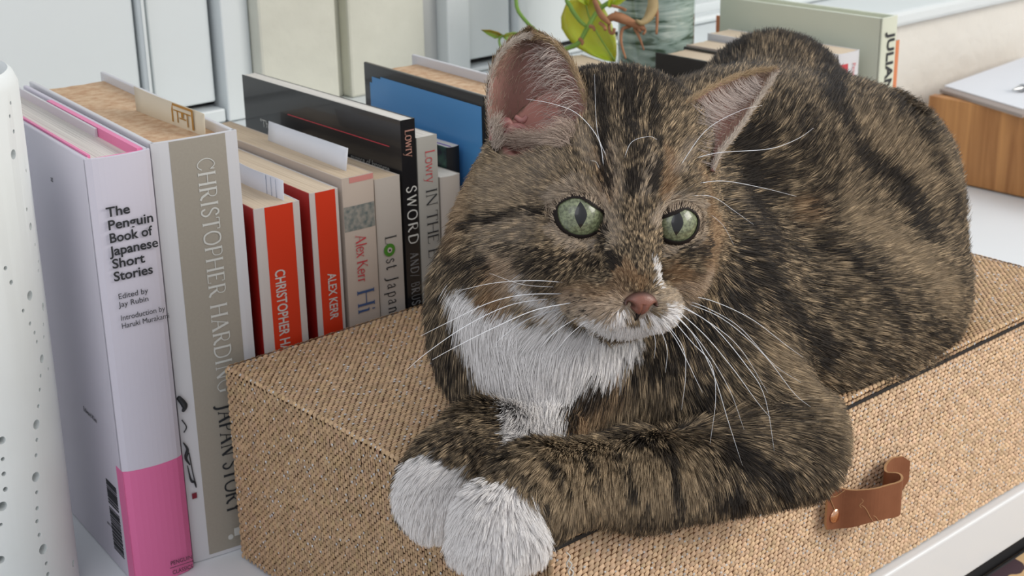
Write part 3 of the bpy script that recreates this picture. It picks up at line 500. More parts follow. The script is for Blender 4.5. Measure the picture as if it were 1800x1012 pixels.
# ------------------------------------------------------------------ perforated ceramic lamp
lc = pt(-112, 600, .640); LX, LY = lc[0], lc[1]
M_lamp = mat('white_bisque_ceramic', srgb(226, 230, 230), .5, noise=(18, srgb(214, 218, 214), .5), bump=(120, .1, .0006))
lp = thing('perforated_vase', 'white ceramic cylinder pierced with rows of round holes at the left edge', 'vase', (LX, LY, 0))
R0, R1, LH = .0458, .0478, .2440
prof = [(.001, 0), (R0-.003, 0), (R0, .003), (R0*.5+R1*.5, .10), (R1, LH-.006), (R1-.0018, LH-.0015), (R1-.0035, LH), (R1-.0052, LH-.002), (R1-.0058, LH-.006), (R0-.0065, .006), (.001, .005)]
n = 96; vs = [(r*math.cos(2*math.pi*k/n), r*math.sin(2*math.pi*k/n), z) for r, z in prof for k in range(n)]
fs = [(i*n+k, i*n+(k+1) % n, (i+1)*n+(k+1) % n, (i+1)*n+k) for i in range(len(prof)-1) for k in range(n)]+[tuple(range(n))[::-1], tuple((len(prof)-1)*n+k for k in range(n))]
shell = mk('shell', vs, fs, M_lamp, lp)
HOL = [(8, 181, 3.2), (7, 204, 3.2), (14, 231, 3.6), (14, 271, 8.5), (36, 300, 3), (49, 325, 3.4), (58, 347, 3.2), (38, 368, 3.5), (45, 398, 6.5), (53, 430, 3), (59, 460, 3), (59, 476, 3), (3, 470, 4), (13, 495, 4.2), (45, 519, 8.5), (68, 539, 7), (34, 545, 3.5), (46, 568, 3.6), (54, 584, 3.4), (58, 600, 3.4), (69, 570, 3.2), (70, 592, 3.2), (67, 630, 7.5), (65, 660, 3.4), (64, 684, 3.4), (78, 648, 3), (62, 713, 3.6), (59, 745, 8.5), (60, 772, 3.6), (59, 799, 3.6), (94, 688, 6), (59, 837, 8.8), (61, 864, 3.6), (62, 892, 3.8), (62, 915, 3.8), (66, 939, 3.8), (73, 964, 9), (79, 989, 3.6), (0, 772, 7), (2, 805, 3.8), (4, 831, 4.2), (7, 858, 4.4), (2, 888, 8.5), (0, 920, 3), (0, 982, 7), (126, 990, 6), (82, 1008, 4)]
Mi = lambda p: np.array([LX, LY])
bm = bmesh.new()
for hx, hy, r in HOL:
    d = RM@np.array([(hx-900)/FPX, -(hy-506)/FPX, -1.0]); oc = CAM[:2]-np.array([LX, LY]); Rr = .0452
    A_ = d[:2]@d[:2]; B_ = oc@d[:2]; C_ = oc@oc-Rr*Rr; disc = B_*B_-A_*C_
    if disc < 0: continue
    t_ = (-B_-math.sqrt(disc))/A_; p = CAM+d*t_; nv = Vector((p[0]-LX, p[1]-LY, 0)).normalized()
    rr = r*t_/FPX*1.05; mt = Matrix.Translation((p[0]-LX, p[1]-LY, p[2])) @ nv.to_track_quat('Z', 'Y').to_matrix().to_4x4()
    bmesh.ops.create_cone(bm, cap_ends=True, segments=16, radius1=rr, radius2=rr, depth=.03, matrix=mt)
# the pattern repeats round the far side
k0 = len(bm.verts)
cut = obj('cutter', bm, M_lamp, lp); md = shell.modifiers.new('b', 'BOOLEAN'); md.operation = 'DIFFERENCE'; md.object = cut; md.solver = 'EXACT'; md.use_self = True
dg = bpy.context.evaluated_depsgraph_get(); nm = bpy.data.meshes.new_from_object(shell.evaluated_get(dg)); shell.modifiers.clear(); shell.data = nm; bpy.data.objects.remove(cut); nm.shade_smooth()
try: nm.set_sharp_from_angle(angle=math.radians(35))
except Exception: pass
# ------------------------------------------------------------------ marbled vase behind the books
def mat_marble():
    N = NT('marbled_glaze'); tc = N.n('ShaderNodeTexCoord'); mp = N.n('ShaderNodeMapping'); mp.inputs['Scale'].default_value = (10, 10, 62); mp.inputs['Rotation'].default_value = (.1, .15, 0); N.l(tc.outputs['Object'], mp.inputs[0])
    w = N.n('ShaderNodeTexNoise'); w.inputs['Scale'].default_value = 2.6; w.inputs['Detail'].default_value = 5; w.inputs['Distortion'].default_value = 1.2; N.l(mp.outputs[0], w.inputs['Vector'])
    r = N.n('ShaderNodeValToRGB'); e = r.color_ramp.elements; e[0].position = .34; e[0].color = (*srgb(48, 66, 52), 1); e[1].position = .68; e[1].color = (*srgb(184, 198, 192), 1); x = e.new(.42); x.color = (*srgb(84, 104, 92), 1); x = e.new(.47); x.color = (*srgb(128, 148, 140), 1); x = e.new(.58); x.color = (*srgb(154, 172, 166), 1)
    N.l(w.outputs[0], r.inputs[0]); N.l(r.outputs[0], N.b.inputs['Base Color']); N.b.inputs['Roughness'].default_value = .12; N.b.inputs['Coat Weight'].default_value = .6; return N.m
M_marb = mat_marble()
vp = on(1152, 130, 1, .150); VZ = vp[2]; vr = .0268
vz = thing('marbled_vase', 'glossy green and grey marbled vase with trailing plant behind the cat', 'vase', (vp[0], .150, 0))
# body standing on the cabinet behind the shorter books
lathe('vase_body', [(.001, .0), (.026, .0), (.031, .01), (.032, .08), (.032, VZ-.022), (.0315, VZ-.010), (vr+.0015, VZ-.001), (vr, VZ+.008), (vr, VZ+.04), (vr+.001, VZ+.10), (vr+.0005, VZ+.12), (vr-.003, VZ+.121), (vr-.003, VZ+.10), (.001, VZ+.09)], M_marb, vz)
# ------------------------------------------------------------------ trailing plant
M_stem = mat('green_stem', srgb(116, 152, 60), .45, noise=(40, srgb(84, 124, 40), .7)); M_leafl = mat('lime_leaf', srgb(158, 178, 40), .4, noise=(40, srgb(128, 156, 30), .7)); M_leafd = mat('mid_green_leaf', srgb(96, 140, 52), .4, noise=(60, srgb(74, 118, 40), .7))
for m_ in (M_leafl, M_leafd):
    b = m_.node_tree.nodes['Principled BSDF']; b.inputs['Transmission Weight'].default_value = 0; b.inputs['Subsurface Weight'].default_value = .35; b.inputs['Subsurface Scale'].default_value = .004
M_dry = mat('dry_brown_root', srgb(166, 118, 84), .8, noise=(80, srgb(120, 80, 56), .8), bump=(300, .5, .0006)); M_husk = mat('pale_husk', srgb(172, 152, 110), .7, noise=(60, srgb(120, 100, 66), .6))
pl = thing('trailing_vine', 'lime green trailing vine with heart leaves and dried roots hanging from the vase', 'plant', (vp[0], .150, VZ+.10))
pl_inv = np.array([vp[0], .150, VZ+.10])
def P3(L, d): return [pt(x, y, dd)-pl_inv for (x, y), dd in zip(L, np.linspace(d[0], d[1], len(L)))]
d0 = float((np.array([vp[0], .150, VZ])-CAM)@(-RM[:, 2])); df = d0-.05
tube('stem', P3([(1135, -70), (1120, -20), (1060, 10), (1032, 50), (1018, 75), (1000, 84), (985, 90), (975, 102), (985, 115)], (df, df-.01)), [.0016, .0017, .0014], M_stem, pl)
tube('stem', P3([(1120, -40), (990, -60), (918, -30), (908, 10), (925, 38), (950, 62), (975, 88), (1000, 100)], (df, df-.02)), [.0014, .0013, .0012], M_stem, pl)
tube('stem', P3([(1060, -60), (1000, -10), (1003, 12), (1018, 35), (1030, 46)], (df-.01, df-.012)), [.0011, .0016, .0012], M_stem, pl)
tube('stem', P3([(885, 92), (879, 80), (878, 68), (885, 62)], (df-.03, df-.03)), .0008, M_stem, pl)
tube('stem', P3([(885, 92), (900, 110), (920, 118), (960, 112), (985, 104)], (df-.03, df-.02)), .0008, M_stem, pl)
def leaf(pts_l, pts_r, d, m, name='leaf', cup=.004, parent=pl):
    L, R = np.array(pts_l, float), np.array(pts_r, float); n = len(L); vs, fs = [], []; K = 7
    for s in (0, 1):
        for i in range(n):
            for j in range(K):
                u = j/(K-1); x, y = L[i]*(1-u)+R[i]*u; vs.append(pt(x, y, d+cup*(2*abs(u-.5))**1.5*-1+.0004*s+.003*math.sin(i/(n-1)*2))-pl_inv)
    for s in (0, 1):
        for i in range(n-1):
            for j in range(K-1):
                q = (s*n*K+i*K+j, s*n*K+i*K+j+1, s*n*K+(i+1)*K+j+1, s*n*K+(i+1)*K+j); fs.append(q if s else q[::-1])
    B = [j for j in range(K)]+[i*K+K-1 for i in range(1, n)]+[(n-1)*K+j for j in range(K-2, -1, -1)]+[i*K for i in range(n-2, 0, -1)]
    fs += [(B[k], B[(k+1) % len(B)], B[(k+1) % len(B)]+n*K, B[k]+n*K) for k in range(len(B))]; return mk(name, vs, fs, m, parent)
lf = leaf([(1018, -18), (994, 8), (986, 30), (987, 50), (998, 68), (1014, 84), (1040, 98), (1062, 106), (1078, 109)], [(1030, -18), (1048, -6), (1060, 10), (1070, 28), (1077, 45), (1082, 62), (1084, 80), (1084, 95), (1082, 109)], df+.012, M_leafl)
tube('vein', P3([(1026, -10), (1040, 40), (1080, 106)], (df+.0105, df+.0105)), .0005, M_stem, lf)
leaf([(846, 52), (862, 52), (876, 56), (885, 61)], [(846, 53), (858, 62), (870, 68), (881, 66)], df-.03, M_leafd, cup=.002)
leaf([(883, 63), (890, 58), (902, 56), (913, 57)], [(884, 66), (893, 74), (898, 77), (913, 58)], df-.031, M_leafd, cup=.002)
leaf([(905, -30), (930, -10), (1000, -18), (1015, 2), (1032, 10)], [(905, -30), (950, -50), (1040, -40), (1040, -10), (1034, 10)], df-.005, M_leafl)
leaf([(1130, -30), (1112, -10), (1090, 8), (1072, 14)], [(1130, -30), (1095, -28), (1070, -10), (1068, 12)], df-.012, M_leafl)
for L in ([(1018, 68), (1024, 73), (1023, 79)], [(1036, 46), (1043, 48), (1045, 54)], [(990, 92), (995, 98), (997, 104)]): tube('node_stub', P3(L, (df-.012, df-.014)), [.0014, .0012, .0007], M_dry, pl, 7, 8)
tube('husk', P3([(1145, -20), (1148, 10), (1140, 30), (1128, 40), (1118, 36)], (df-.02, df-.03)), [.0030, .0040, .0022, .001], M_husk, pl, 10)
for L, r in (([(1140, -30), (1150, 0), (1155, 25), (1154, 60)], [.001, .0013, .0008]), ([(1045, 0), (1054, 22), (1064, 34), (1072, 42)], [.0016, .0022, .0012]), ([(1066, 36), (1080, 30), (1100, 36), (1122, 46), (1132, 52)], [.0018, .0034, .0026, .0012]), ([(1080, 22), (1100, 30), (1118, 44), (1126, 56)], [.0012, .0016, .0009]),
             ([(1070, 40), (1072, 56), (1078, 58), (1080, 50)], .0011), ([(1108, 46), (1094, 52), (1092, 75), (1100, 103)], [.0013, .0011, .0006]), ([(1115, 48), (1124, 66), (1132, 88)], [.0012, .0009, .0005]), ([(1130, 44), (1134, 54), (1131, 60)], .0009), ([(1054, 40), (1062, 46), (1064, 52)], .0012), ([(1075, 10), (1092, 14), (1100, 18)], .0010)):
    tube('dried_root', P3(L, (df-.022, df-.026)), r, M_dry, pl, 7, 20)
# ------------------------------------------------------------------ the cat: one implicit body, meshed by surface nets
def basis(f, u):
    f = np.array(f, float); f /= np.linalg.norm(f); u = np.array(u, float); u -= f*(u@f); u /= np.linalg.norm(u); return np.array([np.cross(u, f), u, f])
HF = basis(cv(.274, -.162, .948), cv(.105, .985, .138)); HC = pt(1061, 385, .575)
def hp(x, y, z): return HC+HF.T@np.array([x, y, z], float)
prims = []
def ell(c, r, B=None, k=.012, op='+'): prims.append(('e', np.array(c, float), np.array(r, float), np.eye(3) if B is None else np.array(B), k, op))
def cone(a, b, ra, rb, k=.012, op='+'): prims.append(('c', np.array(a, float), np.array(b, float), ra, rb, k, op))
bax=basis(pt(1560,400,.75)-pt(1200,470,.66),(0,0,1))
# torso, back
ell(pt(1310,340,.715),(.056,.056,.085),bax,.03)
ell(pt(1355,205,.765),(.034,.037,.034),bax,.028)
# haunch / hips
ell(pt(1515,352,.735),(.041,.049,.044),bax,.020)
ell(pt(1515,490,.715),(.033,.040,.046),bax,.03)
ell(pt(1475,580,.69),(.027,.026,.068),bax,.03)
# belly/side low
ell(pt(1390,560,.675),(.043,.036,.082),bax,.03)
# shoulder and upper arm
ell(pt(1190,590,.625),(.040,.050,.048),bax,.026)
cone(pt(1180,640,.605),pt(1385,762,.603),.030,.020,.018)
# chest
ell(pt(950,585,.605),(.036,.038,.040),None,.03)
ell(pt(965,700,.60),(.022,.03,.026),None,.02)
# neck
cone(pt(1100,470,.65),pt(962,500,.62),.05,.038,.03)
# near foreleg
cone(pt(1390,795,.585),pt(1130,840,.548),.0175,.0140,.010)
cone(pt(1130,840,.548),pt(960,850,.525),.0140,.0130,.01)
cone(pt(925,875,.52),pt(875,920,.51),.0148,.0145,.012)
for x,y,d,r in ((828,958,.509,.0070),(858,972,.504,.0074),(893,968,.502,.0074),(922,948,.503,.0068)): ell(pt(x,y,d),(r,r,r*1.05),None,.004)
# far foreleg
cone(pt(950,790,.57),pt(855,793,.56),.018,.0140,.012)
cone(pt(855,793,.56),pt(805,832,.55),.0140,.0135,.01)
cone(pt(800,832,.55),pt(768,865,.545),.0140,.0140,.012)
for x,y,d,r in ((735,890,.546,.0062),(757,908,.541,.0068),(785,905,.538,.0068),(808,885,.538,.0060)): ell(pt(x,y,d),(r,r,r*1.05),None,.004)
# head: skull, crown, cheeks, brows, bridge, muzzle, chin
ell(hp(0,.004,-.010),(.043,.036,.039),HF,.02)
ell(hp(.001,.021,-.022),(.036,.030,.034),HF,.02)
ell(hp(.015,.026,-.022),(.030,.026,.026),HF,.02)
for s in(-1,1):
    ell(hp(s*.021,-.013,.010),(.018,.018,.020),HF,.010)
    ell(hp(s*.0175,.0140,.0165),(.014,.0085,.0115),HF,.008)
ell(hp(-.031,-.016,-.014),(.018,.024,.022),HF,.02)
ell(hp(.034,-.020,-.012),(.013,.020,.018),HF,.02)
cone(hp(0,.020,.018),hp(0,-.018,.0375),.0125,.0092,.007)
for s in(-1,1):
    ell(hp(s*.0080,-.0278,.0315),(.0130,.0088,.0142),HF,.006)
ell(hp(0,-.0345,.0265),(.0090,.0062,.0110),HF,.006)
for s in(-1,1):
    ell(hp(s*.0190,.003,.0300),(.0088,.0070,.0110),HF,.003,'-')

EARHOLE = [(pt(948, 190, .566), np.array([.0165, .0205, .019]))]
for c_, r_ in EARHOLE: ell(c_, r_, HF, .004, '-')
def d_prim(p, P):
    if P[0] == 'e':
        _, c, r, B, k, op = P; q = (p-c)@B.T; k0 = np.linalg.norm(q/r, axis=-1); k1 = np.linalg.norm(q/(r*r), axis=-1); return k0*(k0-1)/np.maximum(k1, 1e-9)
    _, a, b, ra, rb, k, op = P; ab = b-a; t = np.clip(((p-a)@ab)/(ab@ab), 0, 1); return np.linalg.norm(p-a-t[..., None]*ab, axis=-1)-(ra+(rb-ra)*t)
def sdf(p):
    p = np.asarray(p, float); shp = p.shape[:-1]; p = p.reshape(-1, 3); d = np.full(len(p), 1.0)
    for P in prims:
        k, op = P[-2], P[-1]
        if P[0] == 'e': c, R = P[1], P[2].max()
        else: c, R = (P[1]+P[2])/2, np.linalg.norm(P[1]-P[2])/2+max(P[3], P[4])
        dc = np.linalg.norm(p-c, axis=-1)-R; m = dc < k+.015
        if op == '+': d[~m] = np.minimum(d[~m], dc[~m])
        if not m.any(): continue
        e = d_prim(p[m], P); a = d[m]
        if op == '+': h = np.clip(.5+.5*(a-e)/k, 0, 1); d[m] = a*(1-h)+e*h-k*h*(1-h)
        else: h = np.clip(.5-.5*(a+e)/k, 0, 1); d[m] = a*(1-h)-e*h+k*h*(1-h)
    q = np.abs(p-np.array([BX/2, BY/2, BH/2]))-np.array([BX/2, -BY/2, BH/2]); bd = np.linalg.norm(np.maximum(q, 0), axis=-1)+np.minimum(q.max(-1), 0)
    b = .0014-bd; k = .003; h = np.clip(.5-.5*(b-d)/k, 0, 1); d = b*(1-h)+d*h+k*h*(1-h)
    return d.reshape(shp)
def grad(p, e=.0008):
    g = np.stack([sdf(p+np.eye(3)[k]*e)-sdf(p-np.eye(3)[k]*e) for k in range(3)], -1); return g/np.maximum(np.linalg.norm(g, axis=-1, keepdims=True), 1e-12)
def surface_nets(lo, hi, h):
    ns = [int((b-a)/h)+1 for a, b in zip(lo, hi)]; ax = [a+h*np.arange(n) for a, n in zip(lo, ns)]
    # coarse pass finds where the skin is, fine pass only there
    D = np.empty(ns)
    for i in range(0, ns[0], 16):
        G = np.stack(np.meshgrid(ax[0][i:i+16], ax[1], ax[2], indexing='ij'), -1); D[i:i+16] = sdf(G)
    S = D < 0; c = np.zeros([n-1 for n in ns], int)
    for dx in (0, 1):
        for dy in (0, 1):
            for dz in (0, 1): c += S[dx:ns[0]-1+dx, dy:ns[1]-1+dy, dz:ns[2]-1+dz]
    act = (c > 0) & (c < 8); idx = -np.ones(c.shape, int); A = np.argwhere(act); idx[act] = np.arange(len(A))
    P = np.zeros((len(A), 3)); Wt = np.zeros(len(A))
    for axn in range(3):
        for o1 in (0, 1):
            for o2 in (0, 1):
                o = [0, 0, 0]; r = [k for k in range(3) if k != axn]; o[r[0]] = o1; o[r[1]] = o2; e = list(o); e[axn] = 1
                a = D[tuple((A+o).T)]; b = D[tuple((A+e).T)]; m = (a < 0) != (b < 0); t = np.where(m, a/np.where(m, a-b, 1), 0)
                q = np.repeat(np.array([o], float), len(A), 0); q[:, axn] = t; P[m] += q[m]; Wt[m] += 1
    V = (A+P/Wt[:, None])*h+np.array(lo); F = []
    for axn in range(3):
        sl0 = [slice(1, n-1) for n in ns]; sl1 = list(sl0); sl0[axn] = slice(0, ns[axn]-1); sl1[axn] = slice(1, ns[axn])
        s0, s1 = S[tuple(sl0)], S[tuple(sl1)]; ch = np.argwhere(s0 != s1); off = [1, 1, 1]; off[axn] = 0; E = ch+off; inn = s0[tuple(ch.T)]
        r = [(axn+1) % 3, (axn+2) % 3]; q = []
        for du, dv in ((0, 0), (-1, 0), (-1, -1), (0, -1)):
            C = E.copy(); C[:, r[0]] += du; C[:, r[1]] += dv; q.append(idx[tuple(C.T)])
        q = np.stack(q, 1); q[~inn] = q[~inn][:, ::-1]; F.append(q)
    return V, np.vstack(F)
V, F = surface_nets((-.075, -.335, .03), (.37, .06, .285), .0022)
for _ in range(3): V = V-grad(V)*np.clip(sdf(V), -.002, .002)[:, None]*.9
cat = thing('cat', 'brown tabby cat with white bib and paws lying on the woven box', 'cat', (.02, -.18, BH))
cat_o = np.array([.02, -.18, BH])
bvh = BVHTree.FromPolygons([Vector(v) for v in V], [tuple(int(i) for i in f) for f in F])
def hit(x, y):
    d = RM@np.array([(x-900)/FPX, -(y-506)/FPX, -1.0]); d /= np.linalg.norm(d); r = bvh.ray_cast(Vector(CAM), Vector(d))
    if r[0] is None:
        t = np.linspace(.4, .95, 120)[:, None]; p = CAM+d*t; s = sdf(p); return p[s.argmin()]
    return np.array(r[0])
# coat map: every entry is a stroke laid over the skin: kind, half width in mm, softness in mm, strength, path
COAT = [
 # white
 ('white', 11, 2.5, 1, [(838, 530), (880, 600), (925, 690), (948, 760)]), ('white', 9, 2.5, 1, [(905, 560), (950, 640), (950, 730)]), ('white', 8, 3, 1, [(960, 590), (985, 640), (955, 720)]),
 ('white', 6, 2, 1, [(1000, 590), (1040, 610), (1000, 650)]), ('white', 4, 2, 1, [(815, 500), (830, 560), (850, 620)]),
 ('white', 3.2, 2, 1, [(1085, 568), (1112, 570), (1150, 564)]), ('cream', 5, 4, .8, [(1000, 530), (1040, 548), (1090, 545)]), ('cream', 7, 4, .6, [(920, 490), (970, 530)]), ('cream', 4, 3, .7, [(1165, 510), (1185, 530), (1200, 520)]),
 ('white', 3.8, 2, 1, [(1010, 575), (1060, 590), (1110, 590), (1150, 574), (1175, 558)]), ('white', 2.2, 2, .8, [(1092, 552), (1060, 568), (1030, 570)]), ('white', 2.2, 1.8, .8, [(1165, 548), (1185, 548), (1175, 562)]), ('cream', 3, 2, .9, [(1160, 525), (1190, 525), (1200, 535)]),
 ('white', 1.5, .8, .95, [(1146, 462), (1152, 480), (1156, 503)]), ('white', 3.5, 3, .75, [(930, 495), (965, 520), (1000, 560)]),
 ('white', 15, 1.5, 1, [(742, 860), (775, 895), (780, 930)]), ('white', 12, 1.5, 1, [(790, 870), (822, 880)]),
 ('white', 16, 1.5, 1, [(848, 905), (880, 955), (850, 980)]), ('white', 10, 1.5, 1, [(890, 890), (930, 950)]), ('white', 6, 1.5, 1, [(855, 862), (850, 900)]),
 ('white', 4, 2, 1, [(1045, 566), (1080, 578), (1130, 578), (1165, 566)]), ('white', 5, 2.5, 1, [(1000, 600), (1050, 612), (1085, 606)]), ('cream', 4.5, 2.5, .9, [(1030, 548), (1070, 542), (1090, 548)]),
 # warm parts
 ('ginger', 5, 3.5, .7, [(1010, 512), (1050, 530), (1085, 520)]), ('ginger', 3, 2, .8, [(1100, 480), (1125, 500)]), ('ginger', 4, 2, .9, [(1175, 480), (1210, 500), (1230, 470)]), ('ginger', 6, 4, .7, [(1235, 330), (1250, 400), (1235, 450)]),
 ('ginger', 6, 4, .8, [(905, 470), (880, 510), (900, 560)]), ('ginger', 9, 4, .6, [(960, 640), (1060, 650), (1010, 720)]), ('ginger', 5, 4, .7, [(1385, 370), (1400, 378)]), ('ginger', 3, 2, .8, [(1065, 290), (1070, 350)]), ('ginger', 3, 2, .8, [(1165, 280), (1160, 350)]), ('ginger', 10, 6, .35, [(820, 300), (830, 380)]),
 ('cream', 2.8, 1.6, 1, [(985, 345), (1015, 338), (1050, 352), (1068, 385)]), ('cream', 2.2, 1.2, 1, [(985, 405), (1015, 425), (1045, 425)]), ('cream', 2.6, 1.2, 1, [(1150, 400), (1155, 375), (1190, 352), (1225, 362)]), ('cream', 2.2, 1.2, 1, [(1165, 432), (1200, 425), (1222, 405)]),
 ('cream', 3, 2, .6, [(1075, 385), (1085, 430)]), ('cream', 3, 2, .7, [(1200, 500), (1230, 480)]), ('cream', 4, 3, .5, [(900, 440), (935, 478)]), ('cream', 3, 2, .6, [(1180, 310), (1200, 270)]), ('cream', 3, 2, .5, [(1040, 300), (1025, 250)]),
 ('tan', 12, 8, .5, [(1480, 250), (1560, 290), (1640, 330)]), ('tan', 10, 8, .6, [(1480, 390), (1560, 450), (1640, 520)]), ('tan', 11, 6, .85, [(1180, 820), (1060, 820), (960, 840)]), ('tan', 12, 8, .4, [(1150, 560), (1100, 660)]),
 ('tan', 9, 6, .5, [(1400, 690), (1460, 760)]), ('tan', 12, 8, .5, [(830, 330), (900, 330)]), ('tan', 8, 6, .6, [(1330, 600), (1400, 680)]),
 ('cream', 10, 6, .35, [(900, 330), (960, 300)]), ('cream', 8, 5, .4, [(930, 400), (890, 410)]), ('cream', 3, 2, .6, [(1130, 350), (1140, 300)]), ('cream', 3, 2, .5, [(1088, 350), (1080, 280)]),
 # dark parts
 ('dark', 2.4, 1.2, 1, [(1052, 170), (1066, 240), (1072, 330)]), ('dark', 2.9, 1.2, 1, [(1098, 150), (1108, 240), (1112, 345)]), ('dark', 2.2, 1.2, 1, [(1140, 190), (1148, 260), (1140, 340)]), ('dark', 1.4, 1, .8, [(1085, 240), (1092, 320)]), ('dark', 1.4, 1, .8, [(1126, 250), (1128, 320)]),
 ('dark', 8, 6, .65, [(1010, 130), (1060, 150), (1110, 160), (1170, 165)]), ('dark', 5, 4, .7, [(1090, 170), (1110, 220)]),
 ('dark', 1.5, .8, 1, [(972, 374), (930, 372), (880, 385), (840, 392)]), ('dark', 2.6, 2.4, .6, [(1050, 452), (1000, 450), (950, 440), (900, 425)]), ('dark', 3.4, 3, .5, [(985, 468), (940, 460)]), ('dark', 1.5, .8, 1, [(1066, 408), (1076, 440), (1085, 470)]), ('dark', 3, 2.5, .6, [(1185, 450), (1215, 445), (1240, 425)]),
 ('dark', 1.0, .8, .9, [(1240, 360), (1268, 366)]), ('dark', 2.5, 2, .6, [(820, 430), (880, 450), (850, 480)]), ('dark', .8, .4, 1, [(1081, 471), (1083, 475)]), ('dark', 1.0, .8, .7, [(1020, 520), (1045, 525)]), ('dark', 1.0, .8, .7, [(1015, 538), (1040, 540)]),
 ('dark', 6, 4, .8, [(775, 590), (800, 660), (840, 710)]), ('dark', 4, 3, .6, [(760, 500), (752, 580)]), ('dark', 4, 3, .6, [(810, 540), (800, 600)]),
 ('dark', 8, 5, .9, [(1290, 260), (1300, 350), (1330, 430)]), ('dark', 13, 8, .62, [(1300, 260), (1320, 360), (1290, 480), (1240, 560)]), ('dark', 10, 8, .5, [(1400, 260), (1420, 380)]), ('dark', 6, 4, .9, [(1290, 430), (1350, 520), (1430, 610), (1470, 700)]), ('dark', 7, 4, .9, [(1450, 140), (1452, 210), (1490, 290), (1560, 350), (1600, 410)]), ('dark', 4, 3, .8, [(1340, 410), (1430, 440), (1500, 490), (1560, 570)]),  # broad strokes beside the head paint the body's shade into the fur
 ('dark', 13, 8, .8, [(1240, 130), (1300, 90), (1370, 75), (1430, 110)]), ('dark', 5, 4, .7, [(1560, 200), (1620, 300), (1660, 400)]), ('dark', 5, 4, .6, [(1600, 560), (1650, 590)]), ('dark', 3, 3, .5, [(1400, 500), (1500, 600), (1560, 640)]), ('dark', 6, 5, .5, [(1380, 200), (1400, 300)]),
 ('dark', 5, 3, .9, [(1060, 650), (1010, 690), (980, 730)]), ('dark', 4, 3, .7, [(1200, 560), (1140, 620), (1080, 640)]), ('dark', 4, 3, .6, [(1250, 600), (1220, 680)]), ('dark', 3, 2, .8, [(1060, 760), (1130, 775), (1180, 790)]),
 ('dark', 3, 2, .9, [(1170, 790), (1185, 830), (1195, 890)]), ('dark', 3, 2, .95, [(1260, 780), (1310, 800), (1345, 825)]), ('dark', 3, 2, .95, [(1280, 840), (1300, 880)]), ('dark', 3, 2, .9, [(1355, 820), (1375, 860), (1380, 890)]), ('dark', 2.2, 1.6, .9, [(1085, 795), (1110, 840)]), ('dark', 1.8, 1.4, .85, [(1030, 790), (1050, 830)]), ('dark', 2, 1.5, .85, [(925, 825), (955, 870)]), ('dark', 2, 1.5, .8, [(975, 810), (1000, 850)]), ('dark', 2, 1.5, .7, [(1130, 850), (1140, 890)]),
 ('dark', 2.4, 2, .8, [(900, 770), (905, 800)]), ('dark', 1.4, 1.2, .8, [(800, 765), (830, 775), (860, 790)]), ('dark', 5, 4, .8, [(1500, 760), (1440, 860)]),

]
CT = []
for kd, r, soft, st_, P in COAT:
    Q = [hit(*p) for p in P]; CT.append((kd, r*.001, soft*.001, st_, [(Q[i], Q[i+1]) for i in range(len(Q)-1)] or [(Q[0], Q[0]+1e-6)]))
PAL = {'dark': (.022, .018, .016), 'white': (.84, .815, .80), 'ginger': (.42, .24, .12), 'cream': (.64, .53, .42), 'skin': (.30, .14, .11), 'black': (.008, .008, .009), 'tan': (.56, .42, .265)}
def vnoise(p, s, seed=0):
    q = p*s+seed*17.3; return (np.sin(q[:, 0]*1.7+1.3*np.sin(q[:, 1]*1.1))+np.sin(q[:, 1]*2.1+1.7*np.sin(q[:, 2]*1.3))+np.sin(q[:, 2]*1.9+1.1*np.sin(q[:, 0]*1.6)))/3
def coat(p):
    "weights per kind at skin points"
    out = {k: np.zeros(len(p)) for k in ('dark', 'white', 'ginger', 'cream', 'tan', 'black')}
    wob = .0010*vnoise(p, 260, 1)+.0007*vnoise(p, 620, 2)
    for kd, r, soft, st_, segs in CT:
        d = np.full(len(p), 9.0)
        for a, b in segs:
            ab = b-a; L = max(ab@ab, 1e-12); t = np.clip(((p-a)@ab)/L, 0, 1); d = np.minimum(d, np.linalg.norm(p-a-t[:, None]*ab, axis=1))
        w = np.clip((r+soft-d-wob)/(2*soft), 0, 1); w = w*w*(3-2*w)*st_; out[kd] = np.maximum(out[kd], w)
    return out
